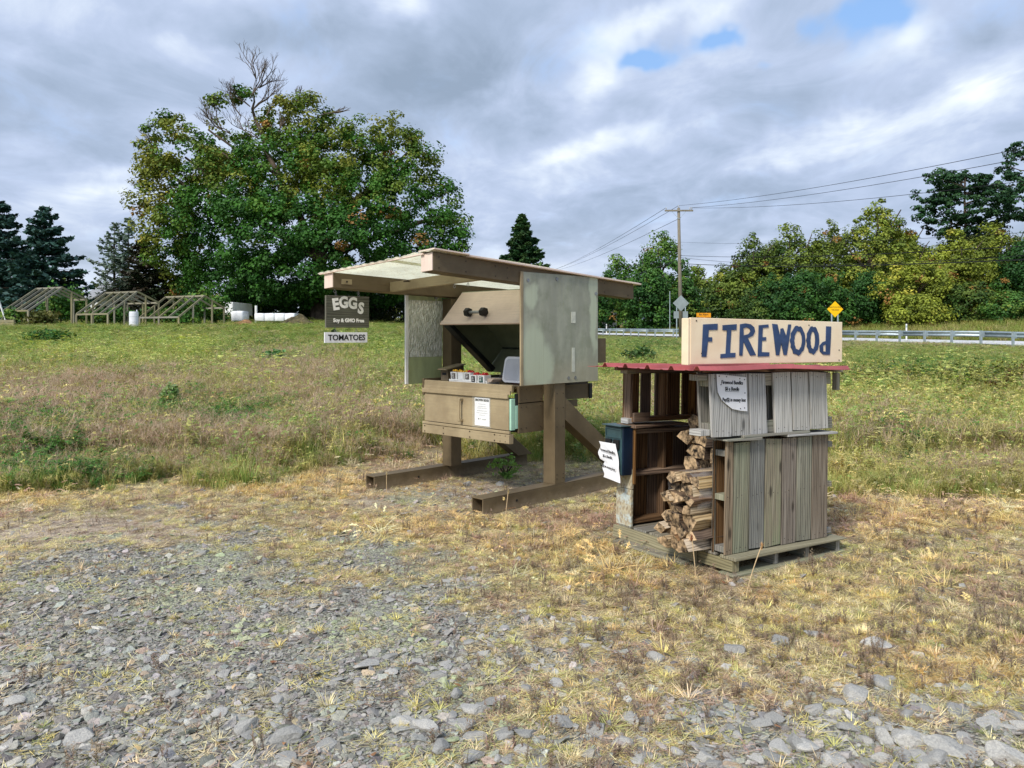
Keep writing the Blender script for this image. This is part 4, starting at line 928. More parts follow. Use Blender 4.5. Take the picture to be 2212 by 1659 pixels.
M['signback'] = m_back(); M['yellow'] = m_plain('yellow_sign', srgb(250, 196, 0), .5, .03, 3); M['orange'] = m_plain('orange_sign', srgb(226, 150, 20), .5, .05, 3)
t1, s, h = roadsign('diamond_sign', 'yellow diamond warning sign on two posts by the guard rail', 1804, 50, 668, 17.5, M['yellow'], (-.40, .36))
text('lettering', 'WATCH FOR', .13, (0, -.013, h+.12), (1, 0, 0), (0, 0, 1), M['ink'], t1, .001); text('lettering', 'TRUCKS', .13, (0, -.013, h-.05), (1, 0, 0), (0, 0, 1), M['ink'], t1, .001)
t2, s, h = roadsign('diamond_sign', 'bare grey back of a diamond road sign in front of the utility pole', 1471, 62, 655, 17.5, M['signback'], (-.52, .55))
for px in (-.58, .54): MB().box(px*s-.2, px*s+.2, -.004, .008, h-s-.55, h-s+.0).build('small_plate', M['signback'], t2, .003)
p = G(1520, 70); c = P(1520, 682.5, 70); t3 = thing('warning_sign', 'orange rectangular sign reading Be Alert behind the firewood board', 'road sign', p); h = c.z-p.z
wd = 31*70/FPX/2; hh = 13*70/FPX/2; MB().box(-wd, wd, -.01, .01, h-hh, h+hh).build('panel', M['orange'], t3, .003)
text('lettering', 'Be Alert', .24, (0, -.013, h+.12), (1, 0, 0), (0, 0, 1), M['ink'], t3, .003); text('lettering', 'Merging Trucks', .19, (0, -.013, h-.13), (1, 0, 0), (0, 0, 1), M['ink'], t3, .002)
for x in (-.4, .4): MB().box(x-.04, x+.04, .012, .08, -.1, h+hh*.5).build('pole', M['galv'], t3)
for (xd, Yd, y0, w_, hh_, lab) in ((1328, 118, 676, 8, 17, 'upright white notice board at the roadside under the trees'),):
    p = G(xd, Yd); c = P(xd, y0, Yd); t4 = thing('white_sign', lab, 'sign', p); k = Yd/FPX; top = c.z-p.z
    MB().box(-w_*k/2, w_*k/2, -.03, .03, top-hh_*k, top).build('panel', M['white'], t4); MB().box(-.12, .12, -.04, -.031, top-hh_*k*.75, top-hh_*k*.6).build('emblem', M['ink'], t4)
    for x in (-w_*k/2+.05, w_*k/2-.05): MB().box(x-.04, x+.04, .031, .1, -.1, top).build('leg', M['white'], t4)
p = G(1313, 118); fp = thing('flag_pole', 'thin white flag pole beside the white notice board', 'pole', p); MB().tube((0, 0, 0), (0, 0, 4.9), .07, .05).build('shaft', M['white'], fp)
p = G(1447, 110); fp = thing('lamp_pole', 'thin grey pole left of the utility pole', 'pole', p); MB().tube((0, 0, 0), (0, 0, 5.4), .07, .05).build('shaft', M['galv'], fp)
# utility pole with crossarm
PY = 72.0; pb = G(1471, PY); k = PY/FPX; top = P(1466, 449, PY).z-pb.z
up = thing('utility_pole', 'tall wooden utility pole with a single crossarm beside the road', 'utility pole', pb)
lean = -.018
MB().tube((0, 0, -.2), (lean*top, 0, top), .19, .125, n=12).build('pole', M['polewood'], up, smooth=True)
az = P(1466, 455.5, PY).z-pb.z; hw = 30.5*k
arm = MB().box(-hw+lean*top, hw+lean*top, -.2, -.08, az-.07, az+.07, la=0).build('crossarm', M['polewood'], up)
for sx in (-1, 1): MB().beam((lean*top+sx*.02, -.16, az-.75), (lean*top+sx*.65, -.16, az-.06), .03, .03).build('arm_brace', M['galv'], up)
ins_ = []
for x in (-hw+.12, hw-.12, hw*.62+.2, 0):
    z0 = az+.07 if x else top; m = MB(); m.tube((x+lean*top, -.14 if x else 0, z0), (x+lean*top, -.14 if x else 0, z0+.12), .025, n=6); m.tube((x+lean*top, -.14 if x else 0, z0+.10), (x+lean*top, -.14 if x else 0, z0+.22), .06, .04, n=8)
    m.build('insulator', M['steel'], up); ins_.append(Vector((pb.x+x+lean*top, pb.y, pb.z+z0+.2)))
def wire(a, b, sag, r, label, n=26):
    pts = [Vector(a).lerp(Vector(b), i/n)-Vector((0, 0, sag*4*(i/n)*(1-i/n))) for i in range(n+1)]
    m = MB()
    for p_, q_ in zip(pts, pts[1:]): m.tube(p_, q_, r, r, 4, caps=False)
    o = m.build('overhead_wire', M['rubber'], recalc=False); return tag(o, label, 'wire', 'wires strung from the utility pole')
PZ = 30.0
def R_(xd, yd, Yw=PZ): return P(xd, yd, Yw)
mid = ins_[3]
rt = [(ins_[3], 2212, 298, .35, 'uppermost wire running right from the pole top'), (ins_[2], 2212, 320, .35, 'second wire from the top running right from the crossarm'), (ins_[1], 2212, 366, .4, 'third wire running right from the crossarm end')]
for a, x, y, sg, lab in rt:
    b = P(x, y, 34); b = Vector(a)+(b-Vector(a))*1.35; wire(a, b, sg*1.6, .016, lab)
for z_, x, y, r_, sg, lab in ((523, 2212, 483, .011, .5, 'thin grey wire below the crossarm in front of the treetops'), (552, 2212, 512, .022, .5, 'upper of the two thick cables crossing in front of the woods'), (556, 2212, 517, .016, .9, 'thin cable sagging just under the upper thick cable'), (569, 2212, 541, .034, .5, 'lowest and thickest black cable crossing in front of the woods')):
    a = P(1469, z_, PY-.2); b = P(x, y, 34); b = a+(b-a)*1.35; wire(a, b, sg, r_, lab)
for a, x, y, lab in ((ins_[0], 1208, 575, 'leftmost wire dropping left from the crossarm behind the stand roof'), (ins_[3], 1212, 574, 'wire dropping left from the pole top behind the stand roof'), (Vector((pb.x, pb.y, P(0, 470, PY).z)), 1216, 577, 'lowest wire dropping left from the pole behind the stand roof')):
    b = P(x, y, 175); b = Vector(a)+(b-Vector(a))*1.2; wire(a, b, .6, .02, lab)
a = P(1467, 560, PY); b = P(1300, 606, 120); wire(a, a+(b-a)*1.3, .4, .022, 'dark cable running left from mid pole into the trees')

# ============================================================ HOUSES, BARREL, BALES, FRAMES
M['siding'] = m_plain('white_house_siding', srgb(214, 216, 216), .7, .05, 1); M['shingle'] = m_plain('grey_shingles', srgb(150, 152, 156), .85, .12, 6); M['darkwall'] = m_plain('brown_house_wall', srgb(92, 84, 76), .8, .15, 2); M['glass'] = m_gloss('dark_window_glass', srgb(36, 42, 48), .1)
def house(label, xd, Yd, w_, d_, h_, rh, rot, wall, roof, nwin=3, zoff=0, courses=True):
    p = G(xd, Yd); p.z += zoff; t_ = thing('house', label, 'house', p, (0, 0, rot))
    MB().box(-w_/2, w_/2, -d_/2, d_/2, -.6, h_).build('wall', wall, t_)
    m = MB(); m.prism([(-d_/2, h_), (d_/2, h_), (0, h_+rh)], 0, -w_/2, w_/2); m.build('gable', wall, t_)
    for sy in (-1, 1):
        m = MB(); y0 = sy*(d_/2+.35); z0 = h_-.12
        m.hexa([(x, yy, zz) for yy, zz, in ((0, 0),) for x in ()] or [(-w_/2-.35, y0, z0), (w_/2+.35, y0, z0), (-w_/2-.35, 0, h_+rh+.06), (w_/2+.35, 0, h_+rh+.06), (-w_/2-.35, y0, z0+.14), (w_/2+.35, y0, z0+.14), (-w_/2-.35, 0, h_+rh+.2), (w_/2+.35, 0, h_+rh+.2)]); m.build('roof', roof, t_)
        if courses:
            for q in range(1, 6):
                f = q/6; MB().box(-w_/2-.36, w_/2+.36, y0*(1-f)-.01, y0*(1-f)+.02, z0+(rh+.2)*f+.13, z0+(rh+.2)*f+.165).build('shingle_course', roof, t_)
    for k in range(nwin):
        x = -w_/2+w_*(k+.5)/nwin; f = MB().box(x-.5, x+.5, -d_/2-.05, -d_/2+.02, h_*.42, h_*.82).build('window', M['white'], t_)
        for sx in (-1, 1): MB().box(x+(.04 if sx > 0 else -.44), x+(.44 if sx > 0 else -.04), -d_/2-.07, -d_/2-.052, h_*.46, h_*.78).build('pane', M['glass'], f)
    for sx in (-1, 1):
        for q in range(8): MB().box(sx*w_/2-.012, sx*w_/2+.012, -d_/2+.02, d_/2-.02, .2+q*h_/8.6, .2+q*h_/8.6+.05).build('siding_board', wall, t_)
    return t_
house('grey roofed white house behind the middle planting frame', 247, 76, 7.5, 4.6, 1.7, 1.5, rad(-50), M['siding'], M['shingle'])
house('low pale house mostly hidden behind the dark spruces at the left', 30, 84, 9, 6, 1.9, 1.3, rad(8), M['siding'], M['shingle'])
house('white gabled house with grey roof beyond the road by the orange sign', 1519, 128, 6.5, 5, 1.7, 1.6, rad(-38), M['siding'], M['shingle'], 2)
house('long brown house in shade under the trees beyond the road', 1395, 150, 20, 8, 2.0, 1.2, rad(4), M['darkwall'], M['shingle'], 5)
p = G(500, 55); wg = thing('box_trailer', 'bright white box trailer beyond the right planting frame', 'trailer', p); z = P(0, 655, 55).z-p.z
MB().box(-.8, .8, -2, 2, .45, z).build('body', M['white'], wg, .03); MB().box(-.75, .75, -2.02, -2.005, .5, z-.08).build('door', M['white'], wg, .01)
for sx in (-1, 1):
    MB().tube((sx*.6-.1, .3, .3), (sx*.6+.1, .3, .3), .33, n=16).build('wheel', M['rubber'], wg)
def bale(label, xd0, xd1, yt, yb, Yd, n):
    p = G((xd0+xd1)/2, Yd); k = Yd/FPX; w_ = (xd1-xd0)*k; zt = P(0, yt, Yd).z-p.z; zb = P(0, yb, Yd).z-p.z
    b = thing('wrapped_bale_row', label, 'wrapped bales', p)
    for q in range(n):
        bm = bmesh.new(); bmesh.ops.create_cube(bm, size=1); bmesh.ops.subdivide_edges(bm, edges=bm.edges, cuts=5, use_grid_fill=True)
        for v in bm.verts:
            c = v.co*2; r = max(abs(c.x), abs(c.y), abs(c.z)); l = c.length; f = .72+.28*r/l*1.0
            v.co = v.co*(f+.06); v.co += Vector((math.sin(v.co.z*34+q), math.cos(v.co.z*40+v.co.x*9), math.sin(v.co.x*20+q*2)*.6))*.014
        me = bpy.data.meshes.new('bale'); bm.to_mesh(me); bm.free(); me.materials.append(M['balewrap'])
        for f in me.polygons: f.use_smooth = True
        link('bale', me, b, (-w_/2+w_*(q+.5)/n, 0, (zt+zb)/2), scale=(w_/n*1.02, 1.2, zt-zb))
M['balewrap'] = m_plain('white_bale_wrap', srgb(236, 238, 240), .4, .06, 3, bump=.5)
bale('single white wrapped bale left of the big tree trunk', 506, 532, 672, 695, 52, 1); bale('long low row of white wrapped bales under the big tree', 556, 642, 677, 695, 52, 4)
p = G(553, 51.5); o = thing('white_stake', 'white plastic pipe stake standing left of the long bale row', 'stake', p); MB().tube((0, 0, 0), (0, 0, 1.1), .08, n=8).build('pipe', M['white'], o)
p = G(289, 43); brl = thing('barrel', 'white plastic barrel standing in front of the middle planting frame', 'barrel', p); k = 43/FPX; r = 9.4*k; h = P(0, 674, 43).z-p.z
m = MB()
for a, b, r0, r1 in ((0, .06, .95, 1), (.06, h*.34, 1, 1), (h*.34, h*.37, 1.04, 1.04), (h*.37, h*.7, 1, 1), (h*.7, h*.73, 1.04, 1.04), (h*.73, h-.06, 1, 1), (h-.06, h, 1, .94)): m.tube((0, 0, a), (0, 0, b), r*r0, r*r1, n=20)
m.build('drum', M['coolwhite'], brl, smooth=False); MB().tube((0, 0, h), (0, 0, h+.03), r*.97, r*.97, n=20).build('lid', M['coolwhite'], brl)
MB().tube((r*.7, 0, h+.02), (r*.7, 0, h+.12), .03, n=6).build('spout', M['coolwhite'], brl)
# planting frames
def pframe(label, xd, Yd, apex, eR, eL, base, rl, gw, nr=5):
    p = G(xd, Yd); root = thing('planting_frame', label, 'planting frame', p)
    g_ = Vector((.49, .87, 0)); r_ = Vector((-.87, .49, 0)); W0 = Vector(p)
    def solve(xt, yt, along, org):      # move along a ground direction until the picture column matches
        # org + a*along has column xt
        t_ = (xt-CX)/FPX; a = (t_*org.y-org.x)/(along.x-t_*along.y); q = org+along*a; return q, EYE-(yt-HOR)*q.y/FPX, a
    LP, lz, _ = solve(eL[0], eL[1], g_, W0); AP, azz, _ = solve(apex[0], apex[1], g_, W0); RP, rz, _ = solve(eR[0], eR[1], g_, W0)
    low = lambda q: zf(q.x, q.y)-.1
    def L(q, z): return (q.x-p.x, q.y-p.y, z-p.z)
    S = .085
    for k in range(nr):
        off = r_*rl*k/(nr-1); nm = 'rafter'
        MB().beam(L(LP+off, lz), L(AP+off, azz), S*.6, S*1.2).build(nm, M['treated'], root); MB().beam(L(AP+off, azz), L(RP+off, rz), S*.6, S*1.2).build(nm, M['treated'], root)
        if k % 2 == 0 or k == nr-1:
            for q, z in ((LP, lz), (RP, rz)): qq = q+off; MB().beam(L(qq, low(qq)), L(qq, z), S, S, (1, 0, 0)).build('post', M['treated'], root)
    for q, z in ((LP.lerp(AP, .55), lz+(azz-lz)*.55), (AP.lerp(RP, .38), azz+(rz-azz)*.38)):
        MB().beam(L(q, low(q)), L(q, z), S, S, (1, 0, 0)).build('post', M['treated'], root); qq = q+r_*rl; MB().beam(L(qq, low(qq)), L(qq, z), S, S, (1, 0, 0)).build('post', M['treated'], root)
    for q, z, nm in ((AP, azz, 'ridge_beam'), (LP, lz, 'eave_beam'), (RP, rz, 'eave_beam')): MB().beam(L(q, z), L(q+r_*rl, z), S*.6, S*1.1).build(nm, M['treated'], root)
    return root, LP, RP, r_*rl
fr = [pframe('left wooden planting frame with sloping rafters, nearest the spruces', 125, 45, (134.6, 621), (187, 647), (61, 671), 693, 2.5, 3.4),
      pframe('middle wooden planting frame with sloping rafters, behind the white barrel', 290, 45.5, (297, 630), (343, 654), (233, 678), 700, 2.9, 3.4),
      pframe('right wooden planting frame with sloping rafters, nearest the big tree', 437, 46, (441.9, 639), (484, 665), (386, 685), 702, 3.4, 3.4)]
# white leaning post and timber bed at the left edge
p = P(8, 690, 44); p.z = zf(p.x, p.y); o = thing('leaning_post', 'white leaning post at the left edge of the picture above a timber bed', 'post', p); MB().beam((.25, 0, -.1), (-.28, 0, 1.45), .10, .05).build('plank', M['white'], o)
o = thing('timber_bed', 'grey timber garden bed at the far left edge', 'garden bed', G(-30, 43)); 
for q in range(3): MB().box(-1.6, 1.55, -.1, .05, -.1+q*.16, .05+q*.16, la=0).build('timber', M['treated'], o, .01)
# mulch mound, straw pile
def mound(name, label, cat, xd0, xd1, yt, Yd, mat, dep=1.6):
    p = G((xd0+xd1)/2, Yd); k = Yd/FPX; w_ = (xd1-xd0)*k/2; h = P(0, yt, Yd).z-p.z; V = []; F = []; n = 22
    for j in range(n+1):
        for i in range(n+1):
            x = (i/n*2-1)*w_; y = (j/n*2-1)*dep; r = math.hypot(x/w_, y/dep); z = h*math.exp(-(r*1.7)**2)*(1+.25*math.sin(x*5)*math.cos(y*4))-.08*r; V.append((x, y, z+R.uniform(-.03, .03)))
    for j in range(n):
        for i in range(n): a = j*(n+1)+i; F.append((a, a+1, a+n+2, a+n+1))
    o = link(name, npmesh(name, V, F, mat), None, p); return tag(o, label, cat)
mound('mulch_mound', 'dark mulch mound in front of the white bales below the big tree', 'mound', 595, 690, 680, 49, m_plain('dark_mulch', srgb(92, 84, 58), .95, .4, 8, bump=1.5))
mound('straw_pile', 'rust brown straw pile between planting frame and mulch mound', 'straw pile', 498, 560, 690, 48, m_plain('rust_straw', srgb(150, 112, 78), .95, .4, 8, bump=1.5))
# low white walls and cars beyond the road
for (x0, x1, yv, Yd, lab) in ((1352, 1432, 693, 128, 'low white kerb wall on the grass bank beyond the guard rail'), (1302, 1330, 697, 122, 'short white kerb left of the white notice board')):
    p = G((x0+x1)/2, Yd); k = Yd/FPX; w_ = (x1-x0)*k/2; z = P(0, yv, Yd).z-p.z; o = thing('kerb_wall', lab, 'kerb', p); MB().box(-w_, w_, -.15, .15, -.5, max(.25, z)).build('stone', M['white'], o, .02)
def car(label, xd, Yd, mat, rot):
    p = G(xd, Yd); c = thing('parked_car', label, 'car', p, (0, 0, rot), 'cars parked beyond the road')
    m = MB(); m.prism([(-2.2, .35), (2.2, .35), (2.25, .75), (1.4, .92), (-2.15, .98), (-2.25, .6)], 1, -.85, .85); m.build('body', mat, c, .05)
    m = MB(); m.prism([(-1.9, .96), (1.2, .9), (.5, 1.42), (-1.3, 1.45)], 1, -.72, .72); m.build('cabin', M['glass'], c, .05)
    MB().box(-1.25, .45, -.70, .70, 1.43, 1.48).build('roof', mat, c, .02)
    for x in (-1.4, 1.45):
        for y in (-.86, .70): w_ = MB().tube((x, y, .33), (x, y+.16, .33), .33, n=16).build('wheel', M['rubber'], c)
car('white car parked under the trees left of the utility pole', 1440, 138, M['white'], rad(10)); car('silver car parked beside the white one under the trees', 1408, 140, M['galv'], rad(8)); car('dark car parked in the shade of the brown house', 1375, 142, M['boxnavy'], rad(5))

# ============================================================ TREES
def leafquads(C, N, S, col, rng, asp=1.0, bend=.25):
    """leaf-sized faces: centres C, rough normals N, sizes S, colours col -> two-triangle diamonds with a fold"""
    n = len(C); r = rng.normal(size=(n, 3)); N = N/np.maximum(np.linalg.norm(N, axis=1, keepdims=True), 1e-6)
    A = np.cross(N, r); A /= np.maximum(np.linalg.norm(A, axis=1, keepdims=True), 1e-6); B = np.cross(N, A)
    S = S[:, None]; a = A*S*.5*asp; b = B*S*.5; f = N*S*bend*.5
    V = np.stack([C-a, C-b+f, C+a, C+b+f], 1).reshape(-1, 3)
    F = np.arange(n*4).reshape(n, 4); c = np.repeat(col, 4, axis=0); return V, F, c
def limb(m, p0, p1, r0, r1, n, wob, rr, sides=6):
    pts = [Vector(p0).lerp(Vector(p1), i/n) for i in range(n+1)]; L = (Vector(p1)-Vector(p0)).length
    for i in range(1, n): pts[i] += Vector((rr.uniform(-1, 1), rr.uniform(-1, 1), rr.uniform(-1, 1)))*wob*L
    for i in range(n): m.tube(pts[i], pts[i+1], r0+(r1-r0)*i/n, r0+(r1-r0)*(i+1)/n, sides, caps=False)
    return pts
def twigs(m, p, d, L, r, depth, rr):
    d = Vector(d).normalized(); q = Vector(p)+d*L; mid = Vector(p)+d*L*.5+Vector((rr.uniform(-1, 1), rr.uniform(-1, 1), rr.uniform(-.5, 1)))*L*.09
    m.tube(p, mid, r, r*.85, 4, caps=False); m.tube(mid, q, r*.85, r*.65, 4, caps=False)
    if depth:
        for k in range(rr.choice((2, 3, 3))):
            a = Vector((rr.uniform(-1, 1), rr.uniform(-1, 1), rr.uniform(-.2, 1.0))); twigs(m, q if k else mid, (d*1.0+a*.75), L*rr.uniform(.55, .8), r*.62, depth-1, rr)
def crown(blobs, cols, leaf, rng, dens=1.0, cl=.55, lpc=46, flat=.7):
    """blobs: (centre xyz, radii xyz, colour weight). Leaf clumps over each lobe, gaps between them."""
    Cs = []; Ns = []; Ks = []; Ss = []
    B = [(np.array(b[0]), np.array(b[1])) for b in blobs]
    for bi, (c, r) in enumerate(B):
        area = 4*math.pi*((r[0]*r[1])**1.6/3+(r[0]*r[2])**1.6/3+(r[1]*r[2])**1.6/3)**(1/1.6)
        n = max(6, int(area/(math.pi*cl*cl)*.95*dens)); d = rng.normal(size=(n, 3)); d /= np.linalg.norm(d, axis=1, keepdims=True)
        rad_ = np.where(rng.rand(n) < .78, rng.uniform(.80, 1.06, n), rng.uniform(.35, .8, n)); pts = c+d*rad_[:, None]*r
        keep = np.ones(n, bool)
        for bj, (c2, r2) in enumerate(B):
            if bj != bi: keep &= np.linalg.norm((pts-c2)/r2, axis=1) > .55
        pts = pts[keep]; d = d[keep]
        for p, dd in zip(pts, d):
            k = max(8, int(lpc*rng.uniform(.5, 1.3))); s = cl*rng.uniform(.55, 1.35); q = rng.normal(size=(k, 3)); q /= np.linalg.norm(q, axis=1, keepdims=True)
            q2 = q*rng.uniform(.3, 1, (k, 1))**.6*s; q2[:, 2] *= flat; Cs.append(p+q2)
            nn = q*.8+np.array([0, 0, .7])+dd*.4+rng.normal(size=(k, 3))*.45; Ns.append(nn); 
            base = cols(blobs[bi][2], rng, p); Ks.append(np.clip(base*np.array([1.38, 1.30, 1.15])*rng.uniform(.75, 1.25, (k, 1)), 0, 1)); Ss.append(leaf*rng.uniform(.65, 1.3, k))
    return leafquads(np.concatenate(Cs), np.concatenate(Ns), np.concatenate(Ss), np.concatenate(Ks), rng)
def L3(*c): return np.array(srgb(*c)[:3])
DEEP, MIDG, OLV, YOL, RST, BRN = L3(42, 84, 28), L3(68, 112, 38), L3(104, 116, 42), L3(146, 142, 52), L3(138, 108, 62), L3(104, 92, 54)
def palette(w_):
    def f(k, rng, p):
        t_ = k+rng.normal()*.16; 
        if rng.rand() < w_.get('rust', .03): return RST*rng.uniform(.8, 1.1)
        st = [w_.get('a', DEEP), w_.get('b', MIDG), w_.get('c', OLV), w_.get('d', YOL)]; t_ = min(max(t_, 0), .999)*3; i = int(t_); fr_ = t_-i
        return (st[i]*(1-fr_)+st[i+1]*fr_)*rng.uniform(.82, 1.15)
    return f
def Dblob(xd, yd, rx, ry, Yd, kw=.3, depth=1.0, dy=0): 
    c = P(xd, yd, Yd+dy); k = (Yd+dy)/FPX; return ((c.x, c.y, c.z), (rx*k, max(rx, ry)*k*depth*.9, ry*k), kw)

# --- the big maple/oak
BY = 60.0; rng = np.random.RandomState(5); rr = random.Random(5)
pb = G(690, BY); big = thing('oak_tree', 'huge spreading tree turning olive with bare dead branches above its crown', 'tree', pb)
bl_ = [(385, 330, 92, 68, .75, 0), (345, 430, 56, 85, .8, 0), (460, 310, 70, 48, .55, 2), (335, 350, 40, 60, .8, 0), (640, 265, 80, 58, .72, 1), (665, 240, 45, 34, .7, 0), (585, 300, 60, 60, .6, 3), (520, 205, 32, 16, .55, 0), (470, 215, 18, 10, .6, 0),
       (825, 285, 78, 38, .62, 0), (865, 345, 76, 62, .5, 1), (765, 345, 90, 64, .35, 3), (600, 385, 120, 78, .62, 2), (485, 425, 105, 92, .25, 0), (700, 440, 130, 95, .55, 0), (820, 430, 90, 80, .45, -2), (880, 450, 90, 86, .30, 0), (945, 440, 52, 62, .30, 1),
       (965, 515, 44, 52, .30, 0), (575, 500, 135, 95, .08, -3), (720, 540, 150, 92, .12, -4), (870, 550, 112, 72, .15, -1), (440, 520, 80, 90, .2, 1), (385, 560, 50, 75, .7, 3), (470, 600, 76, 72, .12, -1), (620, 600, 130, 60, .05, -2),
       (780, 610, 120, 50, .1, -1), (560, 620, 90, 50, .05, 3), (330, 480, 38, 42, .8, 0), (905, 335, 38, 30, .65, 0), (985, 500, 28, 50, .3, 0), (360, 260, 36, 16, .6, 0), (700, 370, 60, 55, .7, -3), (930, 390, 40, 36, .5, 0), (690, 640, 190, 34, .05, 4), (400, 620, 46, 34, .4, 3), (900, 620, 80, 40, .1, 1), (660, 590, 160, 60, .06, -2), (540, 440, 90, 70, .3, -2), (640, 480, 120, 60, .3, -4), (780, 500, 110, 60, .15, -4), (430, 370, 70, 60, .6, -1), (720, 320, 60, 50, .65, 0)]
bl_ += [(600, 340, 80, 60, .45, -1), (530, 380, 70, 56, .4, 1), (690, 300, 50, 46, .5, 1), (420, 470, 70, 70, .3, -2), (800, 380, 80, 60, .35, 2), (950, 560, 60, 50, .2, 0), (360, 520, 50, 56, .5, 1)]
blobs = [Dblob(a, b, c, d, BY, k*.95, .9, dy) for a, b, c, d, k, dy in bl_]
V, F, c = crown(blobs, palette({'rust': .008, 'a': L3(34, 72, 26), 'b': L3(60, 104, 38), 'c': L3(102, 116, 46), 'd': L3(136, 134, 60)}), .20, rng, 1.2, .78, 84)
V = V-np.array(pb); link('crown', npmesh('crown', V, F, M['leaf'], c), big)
m = MB()
def bp_(x, y, dy=0): return P(x, y, BY+dy)-pb
fork = bp_(690, 560); limb(m, Vector((0, 0, -.3)), fork, .75, .5, 5, .02, rr, 10)
for pts_, r in (([(690, 560), (640, 450), (575, 330), (545, 235), (553, 170)], .34), ([(690, 560), (700, 450), (650, 370), (645, 280)], .30), ([(690, 560), (760, 440), (830, 390), (880, 330)], .34), ([(690, 560), (570, 480), (470, 400), (400, 340)], .3), ([(690, 560), (850, 500), (950, 470)], .26), ([(600, 380), (520, 330), (450, 280)], .14), ([(400, 400), (350, 370), (310, 340)], .1), ([(400, 400), (345, 430), (305, 440)], .1), ([(640, 450), (600, 400), (480, 330)], .15), ([(740, 240), (705, 245), (660, 260)], .05)):
    for i in range(len(pts_)-1): limb(m, bp_(*pts_[i], dy=i*.6-1), bp_(*pts_[i+1], dy=(i+1)*.6-1), r*(1-i*.24), r*(1-(i+1)*.24), 4, .03, rr, 7)
m.build('trunk', M['bark_t'], big, recalc=False)
m = MB()
for x, y, dxx, dzz, L, n in ((553, 170, -.1, 1, 1.1, 4), (545, 205, .6, .8, 1.2, 4), (548, 235, .9, .55, 1.3, 4), (540, 230, -.9, .6, 1.1, 4), (560, 300, -1, .5, 1.3, 4), (500, 290, -1, .45, 1.3, 4), (480, 280, -.6, .9, 1.0, 4), (560, 190, .7, .6, 1.0, 4), (600, 300, .2, 1, 1.1, 3), (705, 245, 1, .15, .9, 2), (350, 330, -.8, .6, 1.0, 3), (640, 225, .1, 1, .6, 3), (330, 420, -1, 0, 1.1, 3), (520, 250, -.7, .8, 1.0, 4), (575, 250, .3, .9, 1.0, 4)):
    for _ in range(2): twigs(m, bp_(x, y), (dxx+rr.uniform(-.2, .2), rr.uniform(-.4, .4), dzz), L, .055, n, rr)
m.build('bare_branches', M['bark_t'], big, recalc=False)

# --- ordinary broadleaf trees
def autotree(name, label, xd, Yd, ytop, hw, pal, kw, seed, leaf=None, group=None, base_in=.0, dens=1.15, lpc=54, cl=None, cat='tree'):
    rng = np.random.RandomState(seed); rr = random.Random(seed); p = G(xd, Yd); k = Yd/FPX; H = P(0, ytop, Yd).z-p.z; Wd = hw*k
    t_ = thing(name, label, cat, p, group=group); bl2 = []; nb = 15
    for i in range(nb):
        f = (i+.5)/nb; z = H*(base_in+.12+.70*f); prof = math.sin(math.pi*min(1, (f*.85+.18)))**.7; a = i*2.4+rr.uniform(-.5, .5); ro = Wd*prof*.55*rr.uniform(.7, 1.1)
        r = Wd*(.56 if f < .8 else .42)*rr.uniform(.75, 1.15); rz = min(r*.85, H*(.93 if f > .9 else 1)-z) if f > .8 else r*.85
        bl2.append(((math.cos(a)*ro, math.sin(a)*ro*.8, z), (r, r*.9, max(rz, r*.45)), kw+rr.uniform(-.22, .22)))
    bl2.append(((0, 0, H*.93), (Wd*.22, Wd*.22, H*.07), kw+.1)); bl2.append(((0, 0, H*.5), (Wd*.7, Wd*.6, H*.36), kw-.15))
    V, F, c = crown(bl2, palette(pal), leaf or max(.10, .0027*Yd), rng, dens, cl or max(.22, .0085*Yd), lpc)
    link('crown', npmesh('crown', V, F, M['leaf'], c), t_)
    m = MB(); limb(m, (0, 0, -.3), (0, 0, H*.55), .03*H, .018*H, 4, .02, rr, 7)
    for q in range(7): a = q*.9; limb(m, (0, 0, H*(.2+.05*q)), (math.cos(a)*Wd*.7, math.sin(a)*Wd*.6, H*(.45+.07*q)), .014*H, .004*H, 4, .05, rr, 5)
    m.build('trunk', M['bark_t'], t_, recalc=False); return t_
wood = 'trees along the far side of the road'
PO = {'rust': .015, 'a': L3(52, 78, 34), 'b': L3(88, 108, 46), 'c': L3(108, 126, 52), 'd': L3(142, 148, 62)}
PG = {'rust': .01, 'a': L3(40, 76, 36), 'b': L3(62, 102, 44), 'c': L3(88, 118, 50), 'd': L3(124, 134, 60)}
PY_ = {'rust': .03, 'a': L3(78, 94, 36), 'b': L3(116, 130, 50), 'c': L3(138, 150, 58), 'd': L3(164, 160, 70)}
